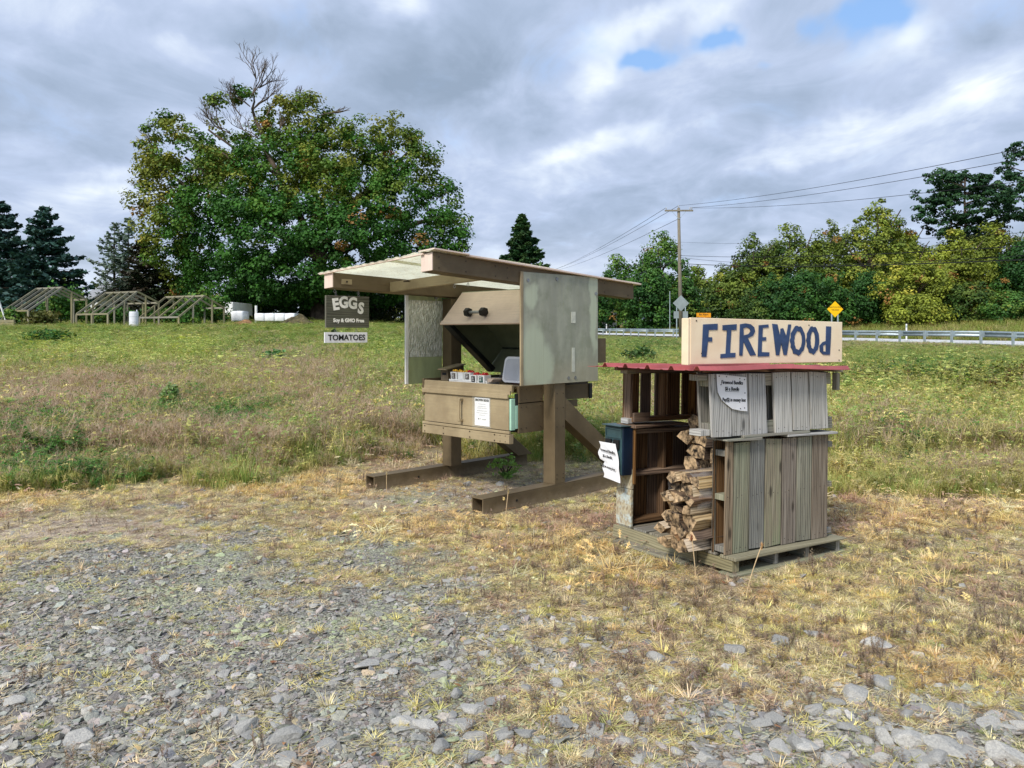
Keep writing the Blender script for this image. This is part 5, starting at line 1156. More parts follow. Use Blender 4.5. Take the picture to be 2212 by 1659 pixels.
TL = [('grey green scrubby tree nearest the utility pole on the right', 1570, 96, 575, 45, PO, .3), ('olive tree second from the utility pole with a ragged top', 1625, 94, 505, 62, PO, .45), ('tall olive tree behind the deep green rounded one', 1700, 96, 482, 72, PO, .55),
      ('deep green rounded tree above the yellow diamond sign', 1735, 84, 590, 88, PG, .3), ('olive tree rising behind the yellow sign, left of the tallest yellow one', 1790, 98, 478, 62, PO, .6), ('tallest yellow green tree with thin see-through top', 1885, 92, 424, 76, PO, .75),
      ('rusty olive tree left of the dark pine', 1960, 98, 500, 58, PY_, .4), ('bright yellow green tree leaning over the guard rail', 1985, 80, 560, 72, PY_, .55), ('yellow green tree with orange leaf patches below the dark pine', 2060, 86, 500, 74, PY_, .5),
      ('brown olive tree at the right edge below the pine', 2150, 90, 480, 70, PY_, .25), ('dark green tree at the right edge of the picture', 2230, 84, 500, 66, PG, .2), ('low dark bushy tree left of the bright yellow green tree', 1880, 84, 590, 52, PG, .1),
      ('small yellow bush low beside the guard rail below the bright tree', 1985, 76, 640, 50, PY_, .5), ('low shaded bushy tree right of the small yellow bush', 2090, 78, 620, 60, PO, .2), ('low green bush at the foot of the right edge tree', 2185, 74, 635, 48, PG, .5), ('olive tree filling the gap behind the deep green rounded one', 1640, 102, 540, 70, PO, .35), ('tree filling behind the tallest yellow one', 1930, 106, 470, 80, PO, .3), ('dark tree behind the brown olive one below the pine', 2110, 108, 490, 90, PG, .15), ('low shaded shrub directly behind the firewood sign', 1650, 84, 620, 60, PO, .15), ('broad tree outside the right edge', 2330, 84, 470, 90, PO, .4), ('wide tree farther outside the right edge', 2480, 80, 450, 100, PG, .3)]
for i, (lab, x, Yd, yt, hw, pal, kw) in enumerate(TL): autotree('roadside_tree', lab, x, Yd, yt, hw*1.2, pal, kw-.13, 40+i, group=wood)
for i, (lab, x, Yd, yt, hw, pal, kw) in enumerate([('large rounded green and olive tree left of the utility pole', 1425, 122, 497, 78, PG, .45), ('smaller olive tree left of the large rounded one beyond the road', 1335, 126, 552, 52, PG, .55), ('dark tree low behind the stand roof end', 1290, 118, 610, 45, PG, .1), ('loose olive tree just right of the utility pole', 1505, 126, 572, 40, PO, .4), ('deep green lower tree in front of the large rounded one', 1400, 116, 575, 70, PG, .15), ('green tree low behind the diamond sign back', 1475, 118, 600, 48, PG, .3)]):
    autotree('roadside_tree', lab, x, Yd, yt, hw, pal, kw, 80+i, group='trees beyond the road by the utility pole', base_in=-.02)
for i, (lab, x, Yd, yt, hw, kw) in enumerate([('low dark shrub behind the hanging eggs sign', 770, 66, 628, 60, .1), ('bare dark shrub between the hanging signs and the stand', 850, 64, 640, 55, .15), ('dark shrub under the right side of the big tree', 930, 68, 620, 60, .1), ('dark undergrowth bush behind the stand', 1030, 70, 625, 60, .15), ('dark bush behind the stand roof', 1130, 72, 640, 60, .1), ('dark bush behind the frosted wind screen', 1230, 80, 645, 60, .1)]):
    autotree('shrub', lab, x, Yd, yt, hw, {'rust': .0, 'a': L3(30, 44, 20), 'b': L3(50, 64, 30), 'c': L3(80, 84, 44)}, kw, 120+i, leaf=.2, base_in=-.05, lpc=22, cl=.5, cat='shrub')
for i, (lab, x, Yd, yt, hw, kw, pal) in enumerate([('olive small tree under the left edge of the big tree', 400, 66, 590, 62, .5, PO), ('green bush beside the trunk of the big tree', 540, 66, 620, 62, .1, PG), ('shaded bush right of the big trunk', 660, 68, 610, 60, .0, PG)]):
    autotree('small_tree', lab, x, Yd, yt, hw, pal, kw, 140+i, base_in=-.02)

# --- conifers
def conifer(name, label, xd, Yd, ytop, hw, cols_, seed, sparse=1.0, start=.04, droop=.25, lift=0, nwh=None, curve=1.0, needle=.22, grp=None, ztop=None):
    rng = np.random.RandomState(seed); rr = random.Random(seed); p = G(xd, Yd); k = Yd/FPX; H = P(0, ytop, Yd).z-p.z; Wd = hw*k
    t_ = thing(name, label, 'tree', p, group=grp); m = MB(); m.tube((0, 0, -.3), (0, 0, H*.97), .016*H+.05, .015, 8, caps=False)
    Cs = []; Ns = []; Ks = []; Ss = []; n = nwh or int(H*3.2)
    for w_ in range(n):
        f = start+(1-start)*(w_+rr.uniform(-.3, .3))/n; f = min(max(f, start), .985); z = H*f; R0 = Wd*((1-f)**curve)*rr.uniform(.78, 1.12)+.08; nb = rr.choice((5, 6, 7)) if sparse >= 1 else rr.choice((3, 4))
        for b in range(nb):
            a = rr.uniform(0, 6.283); r = R0*rr.uniform(.7, 1.1); dz_ = -r*droop*rr.uniform(.6, 1.3)*(1-f*1.3)+r*lift; ex = Vector((math.cos(a)*r, math.sin(a)*r, z+dz_+r*.12))
            m.tube((0, 0, z), ex, .012*(1-f)*H*.22+.02, .008, 4, caps=False)
            ns = max(8, int(r*40*sparse)); s = rng.rand(ns)**.7; side = rng.normal(size=ns)*(.20*r*(1.05-s)+.06); up_ = rng.normal(size=ns)*.05-np.abs(side)*.25
            d = np.array([math.cos(a), math.sin(a), 0]); sd = np.array([-math.sin(a), math.cos(a), 0]); sag = -np.sin(s*3.14)*.07*r
            Cs.append(np.outer(s*r, d)+np.outer(side, sd)+np.stack([np.zeros(ns), np.zeros(ns), z+(dz_+r*.12)*s+sag+up_], 1)); Ns.append(np.tile([0, 0, 1.], (ns, 1))+rng.normal(size=(ns, 3))*.5)
            base = cols_[rr.randrange(len(cols_))]; Ks.append(np.clip(base*1.45*rng.uniform(.7, 1.3, (ns, 1)), 0, 1)); Ss.append(needle*rng.uniform(.7, 1.4, ns))
    V, F, c = leafquads(np.concatenate(Cs), np.concatenate(Ns), np.concatenate(Ss), np.concatenate(Ks), rng, 1.7, .1)
    link('crown', npmesh('crown', V, F, M['needle'], c), t_); m.build('trunk', M['bark_t'], t_, recalc=False); return t_
BS = [L3(36, 62, 56), L3(50, 78, 70), L3(60, 86, 80)]; DS = [L3(40, 52, 34), L3(56, 58, 44), L3(66, 60, 50)]; GS = [L3(34, 62, 36), L3(48, 78, 44), L3(64, 88, 50)]; PS = [L3(96, 114, 104), L3(112, 126, 114), L3(90, 106, 92)]
conifer('spruce_tree', 'dark blue spruce cut off by the left edge of the picture', 0, 60, 430, 120, BS, 1, curve=.75, needle=.24)
conifer('spruce_tree', 'dark blue spruce with a pointed top right of the left edge one', 96, 58, 444, 135, BS, 2, curve=.78, needle=.24)
conifer('spruce_tree', 'brownish dark spruce between the sparse pine and the big tree', 316, 63, 506, 105, DS, 3, curve=.75)
conifer('pine_tree', 'thin see-through pale pine with twin tops beyond the planting frames', 247, 72, 478, 66, PS, 4, sparse=.34, start=.2, droop=-.1, lift=.12, curve=.55, nwh=26)
conifer('pine_tree', 'slim pale pine joined to the right side of the see-through one', 277, 72, 466, 46, PS, 5, sparse=.36, start=.25, droop=-.1, lift=.15, curve=.6, nwh=24)
conifer('spruce_tree', 'green conical spruce rising behind the stand roof', 1128, 96, 462, 100, GS, 6, curve=.8, needle=.34, nwh=52)
def pine(label, xd, Yd, tiers, seed, trunk_top):
    rng = np.random.RandomState(seed); p = G(xd, Yd); t_ = thing('pine_tree', label, 'tree', p); blobs = []
    for (a, b, c_, d) in tiers:
        q = P(a, b, Yd)-p; k = Yd/FPX; blobs.append(((q.x, rng.uniform(-1.5, 1.5), q.z), (c_*k, c_*k*.7, d*k), .2))
    V, F, c = crown(blobs, palette({'rust': 0, 'a': L3(30, 60, 36), 'b': L3(44, 78, 46), 'c': L3(64, 94, 56), 'd': L3(80, 104, 60)}), .30, rng, .95, .62, 40, flat=.45)
    link('crown', npmesh('crown', V, F, M['needle'], c), t_); m = MB(); q = P(xd, trunk_top, Yd)-p; rr = random.Random(seed); limb(m, (0, 0, -.3), q, .35, .1, 6, .01, rr, 8)
    for (a, b, c_, d) in tiers: e_ = P(a, b, Yd)-p; f_ = min(.95, max(.1, (e_.z-1.2)/q.z)); limb(m, q*f_, e_, .12, .04, 3, .04, rr, 5)
    m.build('trunk', M['bark_t'], t_, recalc=False)
pine('large dark pine above the yellow green trees at the right', 2085, 104, [(2010, 385, 26, 14), (2040, 375, 22, 12), (2070, 390, 60, 22), (2030, 420, 50, 20), (2110, 400, 60, 26), (2160, 420, 50, 22), (2020, 450, 46, 18), (2090, 450, 80, 30), (2150, 470, 60, 22), (2050, 490, 60, 24), (2120, 500, 60, 24), (2190, 400, 40, 20), (2000, 470, 26, 10)], 7, 380)
pine('dark pine reaching in from the right edge of the picture', 2265, 96, [(2205, 340, 26, 10), (2180, 360, 20, 9), (2230, 320, 40, 16), (2215, 375, 40, 14), (2250, 400, 60, 20), (2200, 430, 44, 14), (2260, 460, 70, 24), (2200, 395, 24, 10)], 8, 290)
# far woods closing the horizon: beyond everything, one mass
rng = np.random.RandomState(77); blobs = []
for i in range(130):
    a = rad(-70+140*i/149); Yd = 230/max(.35, math.cos(a)); x = math.sin(a)*240; y = math.cos(a)*240; h = rng.uniform(7, 12); blobs.append(((x, y, zf(x, y)+h*.4), (6.5, 5, h*.7), rng.uniform(.1, .7)))
V, F, c = crown(blobs, palette(PO), .9, rng, .55, 1.7, 24); o = link('distant_woods', npmesh('distant_woods', V, F, M['leaf'], c)); tag(o, kind='stuff')

# --- garden plants inside the frames
def bush(name, label, cat, loc, w_, h_, cols2, seed, leaf=.12, n=1400, group=None, spiky=0):
    rng = np.random.RandomState(seed); o = thing(name, label, cat, loc, group=group)
    nc = max(10, n//26); cc = rng.normal(size=(nc, 3)); cc /= np.linalg.norm(cc, axis=1, keepdims=True); cc *= rng.uniform(.4, 1, (nc, 1)); cc = cc*np.array([w_/2, w_/2*.8, h_/2])*rng.uniform(.8, 1.15, (nc, 1))+np.array([0, 0, h_*.5])
    C = np.repeat(cc, 26, 0)+rng.normal(size=(nc*26, 3))*np.array([w_, w_, h_])*.09; C[:, 2] = np.abs(C[:, 2]); N = rng.normal(size=C.shape)+np.array([0, 0, .8])
    k = rng.randint(0, len(cols2), nc); col = np.repeat(np.array(cols2)[k], 26, 0)*rng.uniform(.7, 1.3, (len(C), 1))
    V, F, c = leafquads(C, N, leaf*rng.uniform(.6, 1.3, len(C)), np.clip(col, 0, 1), rng, 1.4); link('foliage', npmesh('foliage', V, F, M['leaf'], c), o)
    m = MB()
    for q in range(6): a = q*1.05; m.tube((0, 0, 0), (math.cos(a)*w_*.3, math.sin(a)*w_*.25, h_*.8), .012*max(1, h_), .006, 4, caps=False)
    m.build('stem', M['bark_t'], o, recalc=False); return o
GP = [L3(70, 116, 44), L3(92, 132, 60), L3(54, 92, 40), L3(120, 148, 62)]
for i, (lab, x, Yd, w_, h_) in enumerate([('tall bushy tomato plant inside the left planting frame', 118, 47.2, 1.7, 2.1), ('leafy corn like plant at the right end of the left frame', 160, 48.3, 1.7, 2.3), ('low green plant at the left foot of the left frame', 32, 44.5, 1.3, .9), ('green plant between left and middle planting frames', 208, 48, 1.8, .9), ('dark green plant inside the middle planting frame', 258, 48.5, 1.6, 1.0), ('low green plant behind the barrel inside the middle frame', 318, 50, 1.2, .9), ('green plant between middle and right planting frames', 365, 48, 1.6, .9),
      ('large green plant filling the right planting frame', 432, 48.6, 2.2, 1.9), ('dark green plant at the right end of the right frame', 466, 49.6, 1.7, 1.9), ('brown green weeds at the foot of the left frame', 85, 44.2, 1.8, .8), ('low weeds at the foot of the right frame', 405, 45.8, 1.5, .7)]):
    bush('garden_plant', lab, 'plant', G(x, Yd), w_, h_, GP if i != 9 else [L3(110, 108, 60), L3(90, 96, 50)], 200+i, .15, 1300, 'plants in and around the planting frames')

# ============================================================ FIELD GRASS, WEEDS, GRAVEL (masses nobody could count)
def blade(m, p, ang_, lean_, L, w_, n=2, sh=1.0, curl=.5, tipdown=0):
    """returns verts, faces, shade for one bent blade"""
    d = Vector((math.cos(ang_), math.sin(ang_), 0)); s = Vector((-math.sin(ang_), math.cos(ang_), 0)); pts = []; a = lean_; q = Vector(p)
    b = len(m['v'])
    for i in range(n+1):
        f = i/n; wd = w_*(1-f)**.6*.5+(.0004 if i < n else 0)
        if i < n: m['v'] += [tuple(q-s*wd), tuple(q+s*wd)]; m['c'] += [sh*(.85+.3*f)]*2
        else: m['v'].append(tuple(q)); m['c'].append(sh*1.15)
        a2 = a+curl*(f+.3); q = q+(d*math.sin(a2)+Vector((0, 0, math.cos(a2))))*(L/n)
    for i in range(n-1): m['f'].append((b+2*i, b+2*i+1, b+2*i+3, b+2*i+2))
    m['f'].append((b+2*(n-1), b+2*(n-1)+1, b+2*n)); return q
def proto(name, fn, seed, mat=None, coln=None):
    rr = random.Random(seed); m = {'v': [], 'f': [], 'c': []}; fn(m, rr)
    fl = np.array([len(f) for f in m['f']], np.int32); fi = np.array([i for f in m['f'] for i in f]); c = np.array([(x, x, x) if not hasattr(x, '__len__') else x for x in m['c']])
    me = npmesh(name, m['v'], fi, mat or M['ileaf'], c, fl=fl); return bpy.data.objects.new(name, me)
def f_fine(m, rr):
    for _ in range(46): a = rr.uniform(0, 6.28); r = rr.uniform(0, .17); blade(m, (math.cos(a)*r, math.sin(a)*r, 0), rr.uniform(0, 6.28), rr.uniform(.0, .45), rr.uniform(.22, .48), rr.uniform(.004, .008), 2, rr.uniform(.7, 1.25), rr.uniform(.1, .8))
def f_seed(m, rr):   # airy panicle grass: thin stalks each ending in a spray of hair-fine branches
    for _ in range(20): a = rr.uniform(0, 6.28); r = rr.uniform(0, .16); blade(m, (math.cos(a)*r, math.sin(a)*r, 0), rr.uniform(0, 6.28), rr.uniform(.1, .7), rr.uniform(.12, .26), rr.uniform(.005, .009), 2, rr.uniform(.6, 1.0), rr.uniform(.2, .9))
    for _ in range(11):
        a = rr.uniform(0, 6.28); r = rr.uniform(0, .15); e_ = blade(m, (math.cos(a)*r, math.sin(a)*r, 0), rr.uniform(0, 6.28), rr.uniform(.0, .4), rr.uniform(.20, .34), .003, 2, .9, .3)
        for _ in range(13): blade(m, e_-Vector((0, 0, rr.uniform(0, .09))), rr.uniform(0, 6.28), rr.uniform(.2, 1.5), rr.uniform(.06, .16), .0032, 1, rr.uniform(.9, 1.35), .2)
def f_fox(m, rr):   # arching foxtail
    for _ in range(22): a = rr.uniform(0, 6.28); r = rr.uniform(0, .12); blade(m, (math.cos(a)*r, math.sin(a)*r, 0), rr.uniform(0, 6.28), rr.uniform(.1, .6), rr.uniform(.25, .45), rr.uniform(.008, .014), 3, rr.uniform(.8, 1.1), rr.uniform(.5, 1.4))
    for _ in range(7):
        a = rr.uniform(0, 6.28); r = rr.uniform(0, .1); an = rr.uniform(0, 6.28); e_ = blade(m, (math.cos(a)*r, math.sin(a)*r, 0), an, .15, rr.uniform(.35, .5), .003, 2, 1.1, .5)
        q = e_; t_ = .8
        for k in range(5):
            for j in range(4): blade(m, q, rr.uniform(0, 6.28), t_+rr.uniform(-.6, .6), .030, .010, 1, rr.uniform(1.2, 1.5), 0)
            q = q+Vector((math.cos(an)*math.sin(t_), math.sin(an)*math.sin(t_), math.cos(t_)))*.022; t_ += .25
def f_leafy(m, rr):
    for _ in range(6):
        a = rr.uniform(0, 6.28); r = rr.uniform(0, .12); h = rr.uniform(.25, .55); bx, by = math.cos(a)*r, math.sin(a)*r; blade(m, (bx, by, 0), rr.uniform(0, 6.28), .05, h, .007, 2, .8, .1)
        for k in range(12): blade(m, (bx, by, h*(.15+.8*k/12)), rr.uniform(0, 6.28), rr.uniform(.7, 1.3), rr.uniform(.06, .11), rr.uniform(.022, .04), 2, rr.uniform(.7, 1.3), .5)
def f_umbel(m, rr):
    for _ in range(16): a = rr.uniform(0, 6.28); blade(m, (math.cos(a)*.08, math.sin(a)*.08, 0), rr.uniform(0, 6.28), rr.uniform(.1, .5), rr.uniform(.2, .4), .01, 2, rr.uniform(.6, .9), .4)
    for _ in range(7):
        a = rr.uniform(0, 6.28); r = rr.uniform(0, .14); e_ = blade(m, (math.cos(a)*r, math.sin(a)*r, 0), rr.uniform(0, 6.28), rr.uniform(0, .25), rr.uniform(.4, .6), .005, 2, .9, .1)
        for _ in range(12): blade(m, e_+Vector((rr.uniform(-.03, .03), rr.uniform(-.03, .03), rr.uniform(-.01, .01))), rr.uniform(0, 6.28), 1.3, .03, .022, 1, rr.uniform(1.2, 1.5), 0)
def f_tuft(m, rr):
    for _ in range(38): a = rr.uniform(0, 6.28); r = rr.uniform(0, .035); blade(m, (math.cos(a)*r, math.sin(a)*r, 0), a+rr.uniform(-.8, .8), rr.uniform(.2, 1.25), rr.uniform(.05, .13), rr.uniform(.003, .0055), 2, rr.uniform(.65, 1.35), rr.uniform(.1, .8))
def f_mat(m, rr):    # flat dead grass
    for _ in range(34): blade(m, (rr.uniform(-.09, .09), rr.uniform(-.09, .09), rr.uniform(.001, .012)), rr.uniform(0, 6.28), rr.uniform(1.15, 1.6), rr.uniform(.04, .12), rr.uniform(.0025, .005), 2, rr.uniform(.6, 1.4), rr.uniform(-.1, .25))
def f_weed(m, rr):   # small brown upright seed stalk
    for _ in range(4):
        h = rr.uniform(.08, .2); bx, by = rr.uniform(-.03, .03), rr.uniform(-.03, .03); blade(m, (bx, by, 0), rr.uniform(0, 6.28), rr.uniform(0, .4), h, .003, 2, .6, .1)
        for k in range(10): blade(m, (bx, by, h*(.2+.8*k/10)), rr.uniform(0, 6.28), rr.uniform(.5, 1.4), rr.uniform(.012, .03), .007, 1, rr.uniform(.7, 1.3), .3)
def protos(cname, lst):
    c = bpy.data.collections.new(cname)
    for i, (fn, n) in enumerate(lst):
        for k in range(n): c.objects.link(proto(f'{cname}_{chr(97+i)}{k}', fn, 900+i*17+k))
    return c
def scatter(name, C, P_, rot, scl, idx, col, coll):
    me = bpy.data.meshes.new(name); me.vertices.add(len(P_)); me.vertices.foreach_set('co', np.asarray(P_, np.float32).ravel())
    for nm, ty, dat, key in (('rot', 'FLOAT_VECTOR', rot, 'vector'), ('scl', 'FLOAT_VECTOR', scl, 'vector'), ('idx', 'INT', idx, 'value'), ('col', 'FLOAT_COLOR', np.c_[col, np.ones(len(col))], 'color')):
        a = me.attributes.new(nm, ty, 'POINT'); a.data.foreach_set(key, np.asarray(dat, np.int32 if ty == 'INT' else np.float32).ravel())
    o = link(name, me); ng = bpy.data.node_groups.new(name, 'GeometryNodeTree'); ng.interface.new_socket('Geometry', in_out='INPUT', socket_type='NodeSocketGeometry'); ng.interface.new_socket('Geometry', in_out='OUTPUT', socket_type='NodeSocketGeometry')
    N = ng.nodes; gi = N.new('NodeGroupInput'); go = N.new('NodeGroupOutput'); ip = N.new('GeometryNodeInstanceOnPoints'); ci = N.new('GeometryNodeCollectionInfo'); ci.inputs['Collection'].default_value = coll; ci.inputs['Separate Children'].default_value = True; ci.inputs['Reset Children'].default_value = True
    def na(n_, ty): q = N.new('GeometryNodeInputNamedAttribute'); q.data_type = ty; q.inputs['Name'].default_value = n_; return q.outputs[0]
    er = N.new('FunctionNodeEulerToRotation'); l = ng.links; l.new(na('rot', 'FLOAT_VECTOR'), er.inputs[0]); l.new(er.outputs[0], ip.inputs['Rotation']); l.new(na('scl', 'FLOAT_VECTOR'), ip.inputs['Scale']); l.new(na('idx', 'INT'), ip.inputs['Instance Index'])
    ip.inputs['Pick Instance'].default_value = True; l.new(gi.outputs[0], ip.inputs['Points']); l.new(ci.outputs[0], ip.inputs['Instance']); l.new(ip.outputs[0], go.inputs[0])
    md = o.modifiers.new('scatter', 'NODES'); md.node_group = ng; return tag(o, kind='stuff')
rs = np.random.RandomState(3)
def sample(n, y0, y1, tmin=-.80, tmax=.80, pw=1.0):
    u = rs.rand(n); 
    y = (y0**(1-pw)+(y1**(1-pw)-y0**(1-pw))*u)**(1/(1-pw)) if abs(pw-1) > 1e-3 else y0*(y1/y0)**u
    x = rs.uniform(tmin, tmax, n)*(y+1.2); return x, y
def clear(x, y, grow=0.0):
    """keep out of the stands: local boxes"""
    k = np.ones(len(x), bool)
    ca, sa = math.cos(-FR), math.sin(-FR); lx = (x-FO[0])*ca-(y-FO[1])*sa; ly = (x-FO[0])*sa+(y-FO[1])*ca; k &= ~((lx > -.12-grow) & (lx < 1.17+grow) & (ly > -.06-grow) & (ly < 1.2+grow))
    ca, sa = math.cos(-ER[2]), math.sin(-ER[2]); lx = (x-EO[0])*ca-(y-EO[1])*sa; ly = (x-EO[0])*sa+(y-EO[1])*ca
    for a, b in ((-.16, .01), (-1.76, -1.59)): k &= ~((lx > a-grow) & (lx < b+grow) & (ly > -.03-grow) & (ly < 2.27+grow))
    return k
def mixc(w_, cols2, jit=.16):
    w_ = np.maximum(np.stack(w_, 1), 0)+1e-6; w_ = w_/w_.sum(1, keepdims=True); ch = (w_.cumsum(1) > rs.rand(len(w_), 1)).argmax(1)
    c = np.array(cols2)[ch]; c = c*rs.uniform(1-jit, 1+jit, (len(c), 1))*rs.uniform(.94, 1.06, (len(c), 3)); return np.clip(c, 0, 1), ch
# field
cf = protos('meadow_grass', [(f_fine, 4), (f_seed, 4), (f_fox, 3), (f_leafy, 3), (f_umbel, 2)])
x, y = sample(84000, 7.6, 62, -.78, .78, .35); q = zones(x, y); d = raild(x, y)
k = (rs.rand(len(x)) < q['field']*1.0) & (d < -.8) & clear(x, y, .05); k &= ~((y > 43) & (x < -8) & (rs.rand(len(x)) < .6)); x, y = x[k], y[k]; q = {a: b[k] for a, b in q.items()}
pn1 = fbm(x*.35+40, y*.35+3, 3)
Ggrn, Golv, Gbrn, Gyel, Gdkg, Gstr = L3(136, 160, 80), L3(170, 166, 94), L3(184, 162, 136), L3(194, 200, 112), L3(76, 122, 48), L3(210, 198, 132)
far = sst(y, 14, 26); right = sst(q['xd'], 1250, 1500)
wg = .42+.9*far*(1-.2*right)+sst(pn1, .5, .7)*.35; wo = .75-.2*far+.5*right; wb = q['brown']*2.9*(1-.2*far)+sst(pn1, .55, .35)*.22; wy = q['yel']*1.8+.03; wd = q['dkg']*3.0+.05; ws = .10+.30*right*(1-far)+.35*sst(q['yd'], 960, 1040)
col, ch = mixc([wg, wo, wb, wy, wd, ws], [Ggrn, Golv, Gbrn, Gyel, Gdkg, Gstr], .2)
idx = np.zeros(len(x), int); r_ = rs.rand(len(x)); i0 = lambda a, n: a+rs.randint(0, n, len(x))
idx = np.where(ch == 2, np.where(r_ < .8, i0(4, 4), i0(0, 4)), np.where(ch == 4, np.where(r_ < .6, i0(11, 3), i0(8, 3)), np.where(ch == 3, np.where((r_ < .16) & (y > 14), i0(14, 2), i0(0, 4)), np.where(r_ < .58, i0(0, 4), np.where(r_ < .76, i0(8, 3), np.where(r_ < .94, i0(4, 4), i0(11, 3)))))))
s = rs.uniform(.65, 1.25, len(x))*(.25+.75*np.clip(q['field'], 0, 1))*np.where(q['yd'] > 1000, .65, 1.0)*(.85+.3*fbm(x*.7, y*.7, 2))*.92
s *= np.where(ch == 4, .85, 1.0)
hz_ = (1-.62*sst(y, 14, 40)); scl = np.stack([s*1.35, s*1.35, s*rs.uniform(.7, 1.05, len(x))*hz_], 1); rot = np.stack([rs.normal(size=len(x))*.09, rs.normal(size=len(x))*.09, rs.uniform(0, 6.28, len(x))], 1)
scatter('meadow_grass', None, np.stack([x, y, zg(x, y)-.01], 1), rot, scl, idx, col, cf)
# bank beyond the road
x, y = sample(9000, 40, 150, -.1, .78, .2); d = raild(x, y); k = (d > 10) & (d < 30); x, y = x[k], y[k]
col, ch = mixc([np.ones(len(x)), np.ones(len(x))*.8, np.ones(len(x))*.5], [L3(134, 150, 70), L3(160, 158, 84), L3(176, 160, 110)]); s = rs.uniform(1.2, 2.2, len(x))
scatter('bank_grass', None, np.stack([x, y, zg(x, y)-.02], 1), np.stack([x*0, x*0, rs.uniform(0, 6.28, len(x))], 1), np.stack([s*1.6, s*1.6, s*.7], 1), rs.randint(0, 4, len(x)), col, cf)
# dark leafy weed belt at the right
x, y = sample(5200, 11, 20, .36, .80, .5); q = zones(x, y); w_ = gb(q['xd'], q['yd'], 2010, 812, 230, 24)+gb(q['xd'], q['yd'], 2200, 830, 120, 30); k = rs.rand(len(x)) < w_; x, y = x[k], y[k]
col, ch = mixc([np.ones(len(x)), np.ones(len(x))*.7, np.ones(len(x))*.5, np.ones(len(x))*.5], [L3(92, 112, 52), L3(128, 130, 60), L3(126, 100, 60), L3(144, 150, 70)]); s = rs.uniform(.8, 1.35, len(x))
scatter('weed_belt', None, np.stack([x, y, zg(x, y)-.01], 1), np.stack([x*0, x*0, rs.uniform(0, 6.28, len(x))], 1), np.stack([s, s, s*1.05], 1), 11+rs.randint(0, 3, len(x)), col, cf)
# dry turf
ct = protos('dry_turf', [(f_tuft, 5), (f_mat, 5), (f_weed, 4)])
x, y = sample(120000, 2.3, 13, -.80, .80, 1.0); q = zones(x, y); tb = np.clip(1-q['field'], 0, 1)
right = sst(q['xd'], 850, 1400); tuftw = tb*(1-q['grav'])*(.60+.4*sst(q['n2'], .4, .6))*(1-.75*np.clip(q['dirt'], 0, 1)*(1-right))+tb*q['grav']*(.05+.30*right*sst(q['n2'], .45, .62))
k = (rs.rand(len(x)) < np.clip(tuftw*.80, 0, 1)) & clear(x, y, .03); x, y = x[k], y[k]; q = {a: b[k] for a, b in q.items()}; right = right[k]
Tst, Tyl, Tgd, Trs, Tgr, Tbr = L3(226, 210, 166), L3(224, 212, 138), L3(224, 194, 130), L3(188, 156, 134), L3(160, 164, 100), L3(150, 130, 110)
nb = fbm(x*2.3+70, y*2.3+5, 3); wst = 1.0+0*x; wyl = .35+sst(nb, .5, .65)*.6; wgd = q['gold']*2.8+.14*right; wrs = q['rust']*2.6+.16+sst(nb, .48, .36)*.35; wgr = .14+.34*right*sst(q['n1'], .45, .6); wbr = .4+.9*right*sst(q['n3'], .42, .6)
col, ch = mixc([wst, wyl, wgd, wrs, wgr, wbr], [Tst, Tyl, Tgd, Trs, Tgr, Tbr], .2)
r_ = rs.rand(len(x)); n_ = len(x); tall = np.clip(q['gold'], 0, 1)
idx = np.where((ch == 5) & (r_ < .35), 10+rs.randint(0, 4, n_), np.where(r_ < .16+.20*tall+.06*right, rs.randint(0, 5, n_), 5+rs.randint(0, 5, n_)))
s = rs.uniform(.35, .8, n_)*(1+.5*tall*(q['yd'] < 1200)+.1*right*(idx < 5)); s = np.where(idx < 5, s*np.where(rs.rand(n_) < .04, 1.25, .85), s); s = np.where(idx > 9, s*1.3, s)
scatter('dry_turf', None, np.stack([x, y, zgn(x, y)-.002], 1), np.stack([rs.normal(size=n_)*.08, rs.normal(size=n_)*.08, rs.uniform(0, 6.28, n_)], 1), np.stack([s, s, s*rs.uniform(.4, .75, n_)], 1), idx, col, ct)
# taller straw at the field's edge
x, y = sample(26000, 5.0, 13, -.80, .80, .8); q = zones(x, y); e_ = np.clip(q['gold']+.6*q['rust'], 0, 1)*(.3+.7*sst(q['n2'], .4, .6))*(1-.7*q['grav'])*(q['yd'] < 1330); k = (rs.rand(len(x)) < e_*.38) & clear(x, y, .06); x, y = x[k], y[k]; n_ = len(x)
q = {a: b[k] for a, b in q.items()}; col, ch = mixc([.5+q['gold'], .3+q['rust']*1.6, .35+0*x], [L3(222, 196, 134), L3(186, 154, 132), L3(222, 210, 170)], .18); s = rs.uniform(.3, .7, n_)
scatter('straw_edge', None, np.stack([x, y, zgn(x, y)-.005], 1), np.stack([rs.normal(size=n_)*.2, rs.normal(size=n_)*.2, rs.uniform(0, 6.28, n_)], 1), np.stack([s, s, s*(.30+.25*sst(y, 8.5, 10.5))], 1), rs.choice([0, 1, 2, 3, 8, 9, 10], n_), col, cf)

